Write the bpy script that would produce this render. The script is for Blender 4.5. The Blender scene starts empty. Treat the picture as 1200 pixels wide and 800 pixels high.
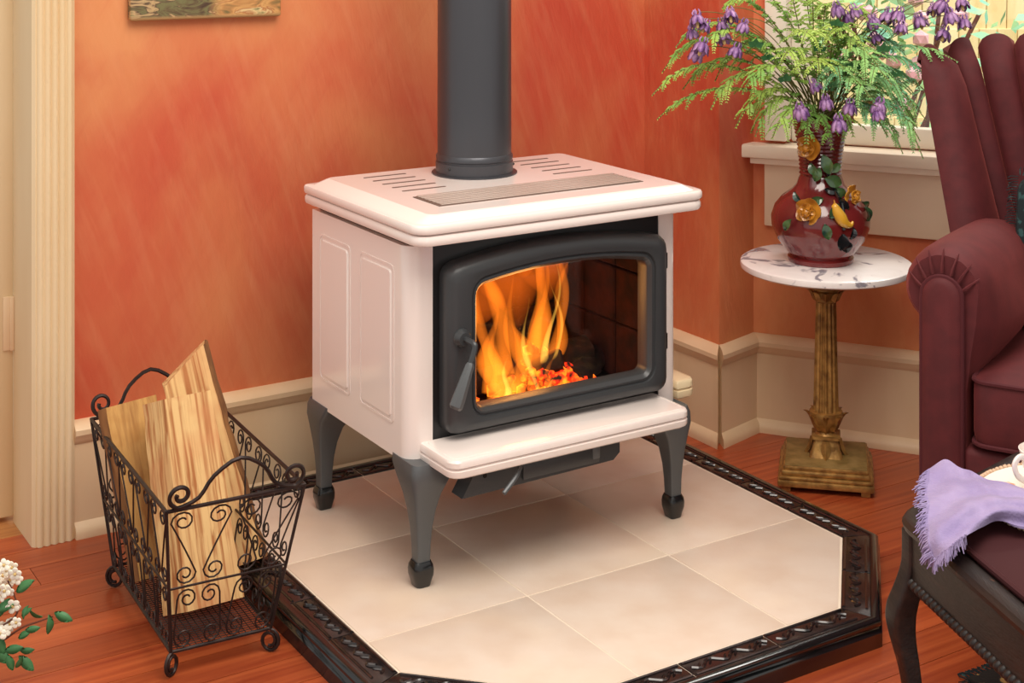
import bpy, bmesh, math, random
from math import sin, cos, pi, radians, sqrt, atan2
from mathutils import Vector, Matrix, noise

random.seed(7)
scene = bpy.context.scene
COL = scene.collection

# ------------------------------------------------------------------ camera
# level camera with a falling front (architectural lens shift), 1.27 m above the floor, looking along +Y
F, VH, H = 1768.0, -113.0, 1.27           # focal length in pixels, horizon row, eye height
RZ = radians(32.08)                       # the room and the stove are turned by this much
cam_d = bpy.data.cameras.new('camera'); cam = bpy.data.objects.new('camera', cam_d); COL.objects.link(cam)
cam.location = (0, 0, H); cam.rotation_euler = (pi/2, 0, 0)
cam_d.sensor_fit = 'HORIZONTAL'; cam_d.sensor_width = 36; cam_d.lens = F*36/1200
cam_d.shift_y = (VH-400)/1200; cam_d.clip_start = 0.02
scene.camera = cam

# ------------------------------------------------------------------ light
scene.view_settings.view_transform = 'Standard'; scene.view_settings.look = 'None'
scene.view_settings.gamma = 1; scene.view_settings.use_curve_mapping = False
scene.view_settings.exposure = 0.0
world = bpy.data.worlds.new('world'); scene.world = world; world.use_nodes = True
bg = world.node_tree.nodes['Background']; bg.inputs[0].default_value = (1.0, 0.955, 0.90, 1); bg.inputs[1].default_value = 0.70

def area(name, loc, target, size, energy, color):
    l = bpy.data.lights.new(name, 'AREA'); l.energy = energy; l.size = size; l.color = color
    o = bpy.data.objects.new(name, l); COL.objects.link(o); o.location = loc
    o.rotation_euler = (Vector(target)-Vector(loc)).to_track_quat('-Z', 'Y').to_euler()
    return o
area('overhead_fill_front', (0.30, 1.75, 2.5), (0.05, 2.75, 0.4), 1.4, 47, (1.0, 0.92, 0.82))  # added overhead fill that brightens the stove top, not a fitting of the room
area('soft_fill_side', (-1.5, 0.9, 2.7), (0.1, 2.9, 0.3), 1.8, 14, (1.0, 0.92, 0.83))  # added softbox from the upper left, no lamp hangs there
area('daylight_outside', (2.2, 4.9, 3.6), (1.9, 7.0, 0.6), 2.0, 150, (1.0, 0.97, 0.90))

# ------------------------------------------------------------------ helpers
def S2L(c):
    return c/12.92 if c <= 0.04045 else ((c+0.055)/1.055)**2.4
def hx(h):
    return tuple(S2L(int(h[i:i+2], 16)/255) for i in (0, 2, 4)) + (1,)
def px(u, v, z=0.0):                      # point of the photograph at height z
    d = F*(H-z)/(v-VH); return Vector(((u-600)/F*d, d, z))
def pd(u, v, d):                          # point of the photograph at distance d
    return Vector(((u-600)/F*d, d, H-(v-VH)/F*d))
def W(a, b, z=0.0):                       # room axes -> world
    return Vector((a*cos(RZ)-b*sin(RZ), a*sin(RZ)+b*cos(RZ), z))

def mat(name, c1, rough=.5, metal=0, c2=None, scale=5, stretch=(1,1,1), ramp=(.35,.65), bump=0, bscale=60, bstretch=None,
        coat=0, sheen=0, sheen_col=None, spec=.5, coords='Object', detail=5, rotz=0, rand=0, c3=None, c3scale=2, c3ramp=(.5,.7), trans=0, dist=0):
    m = bpy.data.materials.new(name); m.use_nodes = True
    nt = m.node_tree; N = nt.nodes; L = nt.links; p = N['Principled BSDF']
    p.inputs['Roughness'].default_value = rough; p.inputs['Metallic'].default_value = metal
    p.inputs['Specular IOR Level'].default_value = spec
    p.inputs['Coat Weight'].default_value = coat; p.inputs['Coat Roughness'].default_value = .08
    p.inputs['Transmission Weight'].default_value = trans
    if sheen:
        p.inputs['Sheen Weight'].default_value = sheen; p.inputs['Sheen Roughness'].default_value = .4
        if sheen_col: p.inputs['Sheen Tint'].default_value = hx(sheen_col)
    p.inputs['Base Color'].default_value = hx(c1)
    vec = None
    if c2 or bump or c3:
        if coords == 'World':
            g = N.new('ShaderNodeNewGeometry'); src = g.outputs['Position']
        else:
            g = N.new('ShaderNodeTexCoord'); src = g.outputs['Object']
        rot = N.new('ShaderNodeMapping'); rot.inputs['Rotation'].default_value = (0, 0, -rotz); L.new(src, rot.inputs[0])
        vec = rot.outputs[0]
        if rand:
            oi = N.new('ShaderNodeObjectInfo'); ad = N.new('ShaderNodeVectorMath'); ad.operation = 'MULTIPLY_ADD'
            cx = N.new('ShaderNodeCombineXYZ')
            for i in range(3): L.new(oi.outputs['Random'], cx.inputs[i])
            L.new(cx.outputs[0], ad.inputs[0]); ad.inputs[1].default_value = (37, 19, 53); L.new(vec, ad.inputs[2]); vec = ad.outputs[0]
    def nz(sc, st, det):
        mp = N.new('ShaderNodeMapping'); mp.inputs['Scale'].default_value = st; L.new(vec, mp.inputs[0])
        n = N.new('ShaderNodeTexNoise'); n.inputs['Scale'].default_value = sc; n.inputs['Detail'].default_value = det
        n.inputs['Distortion'].default_value = dist
        L.new(mp.outputs[0], n.inputs['Vector']); return n.outputs['Fac']
    out = None
    if c2:
        r = N.new('ShaderNodeValToRGB'); L.new(nz(scale, stretch, detail), r.inputs[0])
        r.color_ramp.elements[0].position = ramp[0]; r.color_ramp.elements[1].position = ramp[1]
        r.color_ramp.elements[0].color = hx(c1); r.color_ramp.elements[1].color = hx(c2); out = r.outputs[0]
    if c3:
        r3 = N.new('ShaderNodeMapRange'); L.new(nz(c3scale, (1,1,1), 3), r3.inputs[0])
        r3.inputs[1].default_value = c3ramp[0]; r3.inputs[2].default_value = c3ramp[1]
        mx = N.new('ShaderNodeMix'); mx.data_type = 'RGBA'; L.new(r3.outputs[0], mx.inputs[0])
        if out: L.new(out, mx.inputs[6])
        else: mx.inputs[6].default_value = hx(c1)
        mx.inputs[7].default_value = hx(c3); out = mx.outputs[2]
    if rand and out:
        hs = N.new('ShaderNodeHueSaturation'); mr = N.new('ShaderNodeMapRange'); L.new(oi.outputs['Random'], mr.inputs[0])
        mr.inputs[3].default_value = 1-rand; mr.inputs[4].default_value = 1+rand; L.new(mr.outputs[0], hs.inputs['Value'])
        L.new(out, hs.inputs['Color']); out = hs.outputs[0]
    if out: L.new(out, p.inputs['Base Color'])
    if bump:
        b = N.new('ShaderNodeBump'); b.inputs['Strength'].default_value = bump; b.inputs['Distance'].default_value = .004
        L.new(nz(bscale, bstretch or stretch, 4), b.inputs['Height']); L.new(b.outputs[0], p.inputs['Normal'])
    return m

def obj(name, bm, m, parent=None, angle=38, kind=None, label=None):
    bmesh.ops.recalc_face_normals(bm, faces=bm.faces)
    ca = cos(radians(angle))
    for e in bm.edges:
        if len(e.link_faces) == 2:
            e.smooth = e.link_faces[0].normal.dot(e.link_faces[1].normal) > ca
    for f in bm.faces: f.smooth = True
    me = bpy.data.meshes.new(name); bm.to_mesh(me); bm.free()
    if m: me.materials.append(m)
    o = bpy.data.objects.new(name, me); COL.objects.link(o)
    if parent: o.parent = parent
    if kind: o['kind'] = kind
    if label: o['label'] = label
    return o
def inst(name, me, parent, loc=(0,0,0), rot=(0,0,0), scale=(1,1,1)):
    o = bpy.data.objects.new(name, me); COL.objects.link(o); o.parent = parent
    o.location = loc; o.rotation_euler = rot; o.scale = scale; return o
def tag(o, label, cat, group=None):
    o['label'] = label; o['category'] = cat
    if group: o['group'] = group
    return o
def thing(name, label, cat, loc=(0,0,0), rz=0, group=None):
    o = bpy.data.objects.new(name, None); COL.objects.link(o); o.location = loc; o.rotation_euler = (0, 0, rz)
    o.empty_display_size = .05
    return tag(o, label, cat, group)
def struct(name, bm, m, rz=RZ, loc=(0,0,0), angle=38):
    o = obj(name, bm, m, None, angle, 'structure'); o.rotation_euler = (0, 0, rz); o.location = loc; return o
def B(): return bmesh.new()
def merge(bm, t, M=None):
    if M: bmesh.ops.transform(t, matrix=M, verts=t.verts)
    me = bpy.data.meshes.new('t'); t.to_mesh(me); t.free(); bm.from_mesh(me); bpy.data.meshes.remove(me)
def box(bm, lo, hi, bev=0, seg=2, M=None):
    t = bmesh.new(); bmesh.ops.create_cube(t, size=1)
    c = [(lo[i]+hi[i])/2 for i in range(3)]; s = [hi[i]-lo[i] for i in range(3)]
    for v in t.verts: v.co = Vector([c[i]+v.co[i]*s[i] for i in range(3)])
    if bev: bmesh.ops.bevel(t, geom=t.edges[:], offset=min(bev, min(s)*.49), segments=seg, affect='EDGES', profile=.5)
    merge(bm, t, M); return bm
def loft(bm, rings, cap=True, closed=True):
    R = [[bm.verts.new(p) for p in r] for r in rings]; n = len(rings[0])
    for a, b in zip(R[:-1], R[1:]):
        for i in range(n if closed else n-1):
            j = (i+1) % n
            try: bm.faces.new((a[i], a[j], b[j], b[i]))
            except ValueError: pass
    if cap and closed:
        bm.faces.new(R[0][::-1]); bm.faces.new(R[-1])
    return bm
def lathe(bm, prof, n=32, c=(0,0,0), sx=1, sy=1, rib=None):
    rings = []
    for r, z in prof:
        rings.append([(c[0]+max(r, 1e-4)*sx*cos(2*pi*i/n), c[1]+max(r, 1e-4)*sy*sin(2*pi*i/n), c[2]+z) for i in range(n)])
    return loft(bm, rings)
def tube(bm, pts, r, n=6, closed=False, flat=1.0):
    pts = [Vector(p) for p in pts]; m = len(pts); rs = r if isinstance(r, (list, tuple)) else [r]*m
    rings = []; up = None
    for i in range(m):
        t = (pts[(i+1) % m]-pts[i-1]) if closed else (pts[min(i+1, m-1)]-pts[max(i-1, 0)])
        if t.length < 1e-9: t = Vector((0, 0, 1))
        t.normalize()
        if up is None:
            up = Vector((0, 0, 1)) if abs(t.z) < .9 else Vector((1, 0, 0))
        up = (up-t*up.dot(t))
        if up.length < 1e-6: up = t.orthogonal()
        up.normalize(); s = t.cross(up)
        rings.append([pts[i]+(up*cos(2*pi*k/n)*flat+s*sin(2*pi*k/n))*rs[i] for k in range(n)])
    if closed: rings.append(rings[0])
    return loft(bm, rings, cap=not closed)
def prism(bm, poly, z0, z1, bev=0):
    t = bmesh.new(); vs = [t.verts.new((p[0], p[1], z0)) for p in poly]; us = [t.verts.new((p[0], p[1], z1)) for p in poly]; n = len(poly)
    t.faces.new(vs[::-1]); top = t.faces.new(us)
    for i in range(n): t.faces.new((vs[i], vs[(i+1) % n], us[(i+1) % n], us[i]))
    if bev: bmesh.ops.bevel(t, geom=list(top.edges), offset=bev, segments=2, affect='EDGES', profile=.5)
    merge(bm, t); return bm
def bez(p0, p1, p2, n):
    p0, p1, p2 = Vector(p0), Vector(p1), Vector(p2)
    return [p0*(1-t)**2+p1*2*t*(1-t)+p2*t*t for t in [i/(n-1) for i in range(n)]]
def spline(pts, n=8):                     # Catmull-Rom through the points
    P = [Vector(p) for p in pts]; P = [P[0]*2-P[1]]+P+[P[-1]*2-P[-2]]; o = []
    for i in range(1, len(P)-2):
        for k in range(n):
            t = k/n; a, b, c, d = P[i-1], P[i], P[i+1], P[i+2]
            o.append(.5*((2*b)+(c-a)*t+(2*a-5*b+4*c-d)*t*t+(3*b-a-3*c+d)*t**3))
    o.append(P[-2]); return o
def rrect(x0, x1, y0, y1, r, seg=4, rs=None):  # rounded rectangle, ccw; rs = radii BL, BR, TR, TL
    rs = rs or [r]*4; o = []
    for (cx, cy, a0, rr) in ((x0, y0, pi, rs[0]), (x1, y0, 1.5*pi, rs[1]), (x1, y1, 0, rs[2]), (x0, y1, .5*pi, rs[3])):
        ox = cx+(rr if cx == x0 else -rr); oy = cy+(rr if cy == y0 else -rr)
        for k in range(seg+1):
            a = a0+.5*pi*k/seg; o.append((ox+rr*cos(a), oy+rr*sin(a)))
    return o
def offset_poly(P, d):                    # ccw polygon grown by d with mitred corners
    o = []; n = len(P)
    for i in range(n):
        p0, p1, p2 = Vector(P[i-1]), Vector(P[i]), Vector(P[(i+1) % n])
        e1 = (p1-p0).normalized(); e2 = (p2-p1).normalized()
        n1 = Vector((e1.y, -e1.x)); n2 = Vector((e2.y, -e2.x)); m = (n1+n2); m /= max(m.dot(n1), .2)
        o.append(p1+m*d)
    return o

# ------------------------------------------------------------------ materials
M = {}
def wall_paint():
    m = bpy.data.materials.new('colour_washed_plaster'); m.use_nodes = True; nt = m.node_tree; N = nt.nodes; L = nt.links; p = N['Principled BSDF']
    g = N.new('ShaderNodeNewGeometry'); ro = N.new('ShaderNodeMapping'); ro.inputs['Rotation'].default_value = (0, 0, -RZ); L.new(g.outputs['Position'], ro.inputs[0])
    def nz(sc, st, det, tilt=0, off=0):
        a = N.new('ShaderNodeMapping'); a.inputs['Rotation'].default_value = (0, tilt, 0); a.inputs['Location'].default_value = (off, off, off); L.new(ro.outputs[0], a.inputs[0])
        mp = N.new('ShaderNodeMapping'); mp.inputs['Scale'].default_value = st; L.new(a.outputs[0], mp.inputs[0])
        n = N.new('ShaderNodeTexNoise'); n.inputs['Scale'].default_value = sc; n.inputs['Detail'].default_value = det; n.inputs['Distortion'].default_value = .4; L.new(mp.outputs[0], n.inputs['Vector']); return n.outputs['Fac']
    def rng(x, a, b):
        r = N.new('ShaderNodeMapRange'); L.new(x, r.inputs[0]); r.inputs[1].default_value = a; r.inputs[2].default_value = b; return r.outputs[0]
    def mix(f, a, b):
        x = N.new('ShaderNodeMix'); x.data_type = 'RGBA'; L.new(f, x.inputs[0])
        for sl, v in ((6, a), (7, b)):
            if isinstance(v, str): x.inputs[sl].default_value = hx(v)
            else: L.new(v, x.inputs[sl])
        return x.outputs[2]
    c = mix(rng(nz(1.7, (1, 1, .8), 5, 0, 3.1), .34, .66), 'c8543a', 'da8e5a')
    c = mix(rng(nz(2.3, (1, 1, 1), 4, 0, 8.3), .5, .75), c, 'b93d2e')
    st = N.new('ShaderNodeMath'); st.operation = 'MULTIPLY'; L.new(rng(nz(38, (1, 1, .13), 6, .35, 1.7), .45, .75), st.inputs[0]); st.inputs[1].default_value = .16
    c = mix(st.outputs[0], c, 'e7a578')
    s2 = N.new('ShaderNodeMath'); s2.operation = 'MULTIPLY'; L.new(rng(nz(40, (1, 1, .14), 6, -.55, 5.7), .52, .78), s2.inputs[0]); s2.inputs[1].default_value = .16
    c = mix(s2.outputs[0], c, 'bf4632')
    L.new(c, p.inputs['Base Color']); p.inputs['Roughness'].default_value = .6; p.inputs['Specular IOR Level'].default_value = .35
    b = N.new('ShaderNodeBump'); b.inputs['Strength'].default_value = .45; b.inputs['Distance'].default_value = .004; L.new(nz(80, (1, 1, .25), 6, .2, 2.2), b.inputs['Height']); L.new(b.outputs[0], p.inputs['Normal'])
    return m
M['wall'] = wall_paint()
M['cream'] = mat('cream_trim_paint', 'ecd0aa', .45, c2='e0be94', scale=6, stretch=(1, 1, .3), bump=.08, bscale=40, coords='World')
M['creamdoor'] = mat('cream_casing_paint', 'ecd6b0', .45, c2='e0c498', scale=5, stretch=(1, 1, .2), bump=.06, bscale=40, coords='World')
M['floor'] = mat('varnished_plank', '92391d', .34, c2='b95a30', scale=7, stretch=(.4, 10, 10), ramp=(.3, .72), bump=.05, bscale=25, coords='World', rotz=RZ, rand=.13, coat=.1)
M['gap'] = mat('dark_floor_gap', '3a160c', .8)
M['oak'] = mat('oak_plank', 'b06f3c', .35, c2='c98a52', scale=7, stretch=(.5, 9, 9), coords='World', rotz=RZ, rand=.08)
M['enamel'] = mat('white_enamel', 'f6e9e2', .16, coat=.5, spec=.5)
M['cream_enamel'] = mat('cream_enamel', 'f1dcb4', .2, coat=.5)
M['black'] = mat('black_stove_paint', '3f4143', .36, metal=.2, bump=.06, bscale=400)
M['black2'] = mat('black_stove_front', '1f1f20', .3, metal=.1)
M['pipe'] = mat('grey_stove_pipe', '4e4f54', .36, metal=.6, bump=.05, bscale=500)
M['leg'] = mat('grey_cast_leg', '5d6062', .42, metal=.3, bump=.06, bscale=300)
M['footblack'] = mat('black_glossy_foot', '18191a', .22, coat=.3)
M['grille'] = mat('brown_grey_grille', 'b09d92', .4, metal=.1)
M['slot'] = mat('dark_slot', '6b5348', .7)
M['brick'] = mat('fire_brick', '3a150a', .95, c2='160704', scale=30, bump=.3, bscale=90)
M['soot'] = mat('sooty_steel', '120b08', .9)
M['tile'] = mat('cream_floor_tile', 'e4d2c2', .36, c2='dac2ae', scale=11, ramp=(.3, .7), coords='World', c3='ebd5bd', c3scale=3, bump=.05, bscale=120, rand=.02)
M['grout'] = mat('pale_grout', 'ead9c4', .8)
M['glaze'] = mat('dark_brown_glaze', '171314', .22, c2='30221f', scale=40, coat=.4)
M['trimblack'] = mat('black_glaze_trim', '101314', .16, coat=.6)
M['iron'] = mat('wrought_iron', '2a2120', .45, metal=.5, c2='3d302c', scale=40)
M['log'] = mat('split_fir', 'e6bd80', .75, c2='b0703c', scale=130, stretch=(1, 1, .02), ramp=(.44, .62), bump=.6, bscale=120, bstretch=(1, 1, .022), c3='cf8a58', c3scale=9, c3ramp=(.5, .75), detail=3)
M['log2'] = mat('weathered_split_wood', 'd2a05c', .8, c2='a06a36', scale=80, stretch=(1, 1, .08), ramp=(.45, .7), bump=.7, bscale=90, bstretch=(1, 1, .2), c3='b8803f', c3scale=14)
M['bark'] = mat('rough_bark', '6b4427', .9, c2='9a6a3c', scale=40, stretch=(1, 1, .3), bump=.8, bscale=50)
M['velvet'] = mat('burgundy_velvet', '4c0f14', .75, c2='58161a', scale=30, sheen=.4, sheen_col='c46058', bump=.05, bscale=300)
M['dkvelvet'] = mat('dark_red_velvet', '3a080d', .8, sheen=.2, sheen_col='a04a50')
M['piping'] = mat('velvet_piping', '4a0d15', .8, sheen=.3, sheen_col='b06066')
M['marble'] = mat('veined_marble', 'f2ebe8', .22, c2='e6dcd9', scale=9, ramp=(.3, .8), c3='8f8a92', c3scale=9, c3ramp=(.58, .64), dist=2.2, coat=.3)
M['gold'] = mat('aged_gilt', 'b98c4c', .42, metal=.5, c2='7a542a', scale=45, ramp=(.38, .68), bump=.25, bscale=120)
M['golddark'] = mat('aged_bronze_top', '7d6636', .5, metal=.3, c2='a08450', scale=30, bump=.1, bscale=90)
M['vase'] = mat('oxblood_glaze', '5c1a1d', .16, c2='7a2624', scale=6, coat=.7)
M['rose'] = mat('ochre_glaze', 'c98a2c', .28, c2='a86a22', scale=25, coat=.4)
M['bird'] = mat('yellow_glaze', 'd8a030', .25, coat=.4)
M['vleaf'] = mat('dark_green_glaze', '1d3a30', .18, c2='4c6a3a', scale=30, coat=.6)
M['blackglaze'] = mat('black_glaze', '14181a', .15, coat=.6)
M['fern'] = mat('fern_green', 'a9c655', .55, c2='76a544', scale=8, ramp=(.4, .6), coords='World')
M['fernblue'] = mat('fern_blue_green', '5fa070', .55, c2='93c46c', scale=10, ramp=(.4, .6), coords='World')
M['stem'] = mat('green_brown_stem', '66642e', .6)
M['petal'] = mat('purple_petal', '7a508c', .5, c2='b48ab8', scale=60, ramp=(.4, .6), coords='World')
M['centre'] = mat('cream_flower_centre', 'd8b878', .6)
M['darkwood'] = mat('worn_dark_wood', '1f1613', .45, c2='33231c', scale=18, stretch=(4, .5, 4), ramp=(.45, .75), bump=.2, bscale=60, c3='6a4028', c3scale=22, c3ramp=(.66, .72))
M['towel'] = mat('lavender_linen', 'a898c0', .9, c2='9888b4', scale=20, bump=.35, bscale=260, sheen=.2)
M['china'] = mat('white_china', 'f3e6df', .2, coat=.4)
M['doily'] = mat('cream_printed_cloth', 'f2e8da', .9, c3='d9946a', c3scale=26, c3ramp=(.66, .7), bump=.2, bscale=200)
M['bead'] = mat('beige_bead', 'd2b294', .5)
M['pillow'] = mat('dark_teal_pattern', '0f1c1f', .9, c2='2a4a4a', scale=60, ramp=(.55, .6))
M['rug'] = mat('dark_patterned_rug', '1c1612', .95, c2='a8824a', scale=26, ramp=(.56, .6), bump=.3, bscale=200)
M['shingle'] = mat('cedar_shingle', 'ffeec2', .8, c2='f2d79c', scale=14, stretch=(1, 1, .15), rand=.08, coords='World')
M['white'] = mat('white_window_paint', 'f3ead8', .4)
M['sill'] = mat('cream_sill_paint', 'f8e8d0', .4)
M['apron'] = mat('cream_apron_paint', 'ead0b2', .5, bump=.04, bscale=40)
M['leafg'] = mat('dark_green_leaf', '3a7040', .5, c2='4f8a54', scale=20, coords='World')
M['blossom'] = mat('white_blossom', 'fbf4e2', .6)
M['twig'] = mat('brown_twig', '6a3a28', .7)
M['grass'] = mat('outdoor_grass', '6a8a3a', .9, c2='8aa050', scale=20)
M['outleaf'] = mat('shrub_leaf', '7fc8ac', .6, c2='b8e08c', scale=6, coords='World')
M['pink'] = mat('pink_blossom', 'f4c4d0', .6)
M['hall'] = mat('hall_wall_paint', 'e8d6b4', .7)

# painting
def painting_mat():
    m = bpy.data.materials.new('folk_painting'); m.use_nodes = True; nt = m.node_tree; N = nt.nodes; L = nt.links; p = N['Principled BSDF']
    tc = N.new('ShaderNodeTexCoord'); mp = N.new('ShaderNodeMapping'); L.new(tc.outputs['Object'], mp.inputs[0]); mp.inputs['Scale'].default_value = (1, 1, 3.2)
    n = N.new('ShaderNodeTexNoise'); n.inputs['Scale'].default_value = 13; n.inputs['Detail'].default_value = 5; n.inputs['Distortion'].default_value = 1.4
    L.new(mp.outputs[0], n.inputs['Vector'])
    def ramp(stops):
        r = N.new('ShaderNodeValToRGB'); L.new(n.outputs['Fac'], r.inputs[0]); e = r.color_ramp.elements
        e[0].position = stops[0][0]; e[0].color = hx(stops[0][1]); e[1].position = stops[-1][0]; e[1].color = hx(stops[-1][1])
        for pos, c in stops[1:-1]: e.new(pos).color = hx(c)
        return r.outputs[0]
    sx = N.new('ShaderNodeSeparateXYZ'); L.new(tc.outputs['Object'], sx.inputs[0])
    mr = N.new('ShaderNodeMapRange'); L.new(sx.outputs[0], mr.inputs[0]); mr.inputs[1].default_value = .0; mr.inputs[2].default_value = .03
    mx = N.new('ShaderNodeMix'); mx.data_type = 'RGBA'; L.new(mr.outputs[0], mx.inputs[0])
    L.new(ramp([(.32, '4a3428'), (.42, '6a5a3c'), (.48, '77744a'), (.53, '5c4634'), (.58, 'c9a878'), (.64, '8a8052')]), mx.inputs[6])
    L.new(ramp([(.30, '7a6a40'), (.42, 'c08a52'), (.5, 'd8a868'), (.55, 'b06f40'), (.62, 'e4c890'), (.72, '86804e')]), mx.inputs[7])
    # worn pale edge along the bottom
    er = N.new('ShaderNodeMapRange'); L.new(sx.outputs[2], er.inputs[0]); er.inputs[1].default_value = .010; er.inputs[2].default_value = .004
    m2 = N.new('ShaderNodeMix'); m2.data_type = 'RGBA'; L.new(er.outputs[0], m2.inputs[0]); L.new(mx.outputs[2], m2.inputs[6]); m2.inputs[7].default_value = hx('b08a5a')
    L.new(m2.outputs[2], p.inputs['Base Color']); p.inputs['Roughness'].default_value = .55
    return m
M['painting'] = painting_mat()

# ------------------------------------------------------------------ the room shell
AW = 3.045                                # wall A plane, room axis b
A0, AC = .862, 2.303                      # wall A from the door casing to the corner
BB = 2.755                                # wall B ends here (outer corner), wall C turns right
CE = Vector((.5863, 3.663, 0))            # inner corner where the window wall starts
DDIR = Vector((.92, -.393, 0)).normalized(); DN = Vector((DDIR.y, -DDIR.x, 0)); DRZ = atan2(DDIR.y, DDIR.x)
ZT = 2.5
cl = Matrix.Rotation(-RZ, 3, 'Z') @ CE    # that corner in room axes

bm = box(B(), (-.6, .3, -.05), (3.9, 3.045, -.016)); struct('floor', bm, M['gap'])
floor = bpy.data.objects['floor']
bm = box(B(), (-.6, 3.0990, -.05), (.9, 5.2, -.0)); struct('floor_hall', bm, M['oak'])
# planks: one shared mesh, scaled by length
pm = box(B(), (0, 0, -.016), (1, .0816, 0)); pme = bpy.data.meshes.new('plank'); pm.to_mesh(pme); pm.free(); pme.materials.append(M['floor'])
row = 0; y = .36
while y < 3.04:
    a = -.6 - random.random()*.9
    while a < 3.9:
        ln = .9+random.random()*.9; a0, a1 = max(a, -.6), min(a+ln, 3.9)
        if a1-a0 > .05:
            q = W((a0+a1)/2, y)
            if a1 > .2 and q.y > 1.0:
                inst('plank', pme, floor, (a0, y, 0), (0, 0, 0), (a1-a0-.0012, 1, 1))
        a += ln
    y += .083
# walls
bm = box(B(), (A0-.04, AW, 0), (AC+.2, AW+.12, ZT)); struct('wall_left', bm, M['wall'])
bm = B(); prism(bm, [(AC, AW+.12), (AC, BB), (AC+.012, BB-.0), (cl.x, cl.y), (cl.x+.1, AW+.12)], 0, ZT); struct('wall_corner', bm, M['wall'])
# window wall in its own axes: s along the wall, y behind it (room side negative y)
def dstruct(name, bm, m, angle=38): return struct(name, bm, m, DRZ, CE, angle)
WS0, WS1, WZ0, WZ1 = .085, 1.15, .70, 2.1
bm = B(); box(bm, (0, 0, 0), (1.9, .12, WZ0-.01)); box(bm, (0, 0, WZ0-.01), (WS0-.01, .12, ZT)); box(bm, (WS1, 0, WZ0-.01), (1.9, .12, ZT)); box(bm, (WS0-.01, 0, WZ1), (WS1, .12, ZT))
dstruct('wall_right', bm, M['wall'])
# window: casing, sill, apron, sashes, panes
win = B(); box(win, (.032, -.022, WZ0), (WS0, .0, WZ1+.05), .004); box(win, (WS0-.01, 0, WZ0), (WS0, .1, WZ1), 0)
win = dstruct('window_1', win, M['white'])
def wpart(name, bm, m): return obj(name, bm, m, win)
wpart('window_sill', box(box(B(), (-.032, -.05, .66), (1.3, .03, .692), .006), (-.0, -.035, .645), (1.3, 0, .66), .002), M['sill'])
wpart('apron', box(B(), (.03, -.018, .494), (1.3, 0, .648), .004), M['apron'])
wpart('sash_bottom_rail', box(B(), (WS0, .03, .693), (WS1, .065, .742), .006), M['white'])
wpart('sash_stile', box(B(), (WS0, .03, .742), (WS0+.045, .065, WZ1), .004), M['white'])
wpart('sash_stile', box(B(), (WS1-.05, .03, .742), (WS1, .065, WZ1), .004), M['white'])
wpart('meeting_rail', box(B(), (WS0+.045, .03, 1.4), (WS1-.05, .065, 1.44), .004), M['white'])
gm = bpy.data.materials.new('window_glass'); gm.use_nodes = True; nt = gm.node_tree
tr = nt.nodes.new('ShaderNodeBsdfTransparent'); gl = nt.nodes.new('ShaderNodeBsdfGlossy'); gl.inputs['Roughness'].default_value = .02; mx = nt.nodes.new('ShaderNodeMixShader'); mx.inputs[0].default_value = .05
nt.links.new(tr.outputs[0], mx.inputs[1]); nt.links.new(gl.outputs[0], mx.inputs[2]); nt.links.new(mx.outputs[0], nt.nodes['Material Output'].inputs[0])
wpart('pane', box(B(), (WS0+.045, .045, .742), (WS1-.05, .048, 1.4)), gm)

# baseboards: board, cap moulding, quarter round swept along the wall
BP = [(0, .0), (.034, .0), (.034, .010), (.030, .020), (.020, .028), (.018, .030), (.018, .186), (.022, .190), (.024, .196), (.030, .206), (.030, .216), (.022, .224), (.006, .230), (0, .230)]
def baseboard(name, p0, p1, m0=0, m1=0):
    p0, p1 = Vector(p0).to_2d() if len(p0) > 2 else Vector(p0), Vector(p1).to_2d() if len(p1) > 2 else Vector(p1)
    d = (p1-p0).normalized(); n = Vector((d.y, -d.x)); bm = B()
    r0 = [(*(p0+n*o-d*o*m0), z) for o, z in BP]; r1 = [(*(p1+n*o+d*o*m1), z) for o, z in BP]
    loft(bm, [r0, r1]); return struct(name, bm, M['cream'], 0, angle=30)
wA0, wAC, wBC = W(A0, AW), W(AC, AW), W(AC, BB)
baseboard('baseboard_left', wA0, wAC, 0, -1)
baseboard('baseboard_corner', wAC, wBC, -1, 1)
c0 = W(AC+.012, BB); baseboard('baseboard_jog', wBC, CE, .85, -.45)
baseboard('baseboard_right', CE, CE+DDIR*1.9, -.45, 0)

# fluted door casing, jamb and open door
prof = [(.778, 3.17), (.778, 3.026), (.784, 3.020)]
x0, x1 = .786, .858
for i in range(49):
    t = i/48; prof.append((x0+(x1-x0)*t, 3.021-.006*abs(sin(pi*t*5))**.7))
prof += [(.862, 3.024), (.862, 3.17)]
bm = B(); prism(bm, prof, 0, 2.2); struct('trim_1', bm, M['creamdoor'], angle=28)
bm = box(B(), (.745, 3.1715, .012), (.7790, 3.95, 2.1), .003); struct('door_1', bm, M['creamdoor'])
door = bpy.data.objects['door_1']
obj('hinge', box(box(B(), (.770, 3.160, .355), (.7778, 3.171, .465), .001), (.757, 3.166, .355), (.772, 3.1712, .465), .001), M['cream'], door)
bm = box(B(), (-.6, 5.2, 0), (1.6, 5.3, ZT)); struct('wall_hall', bm, M['hall'])

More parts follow.
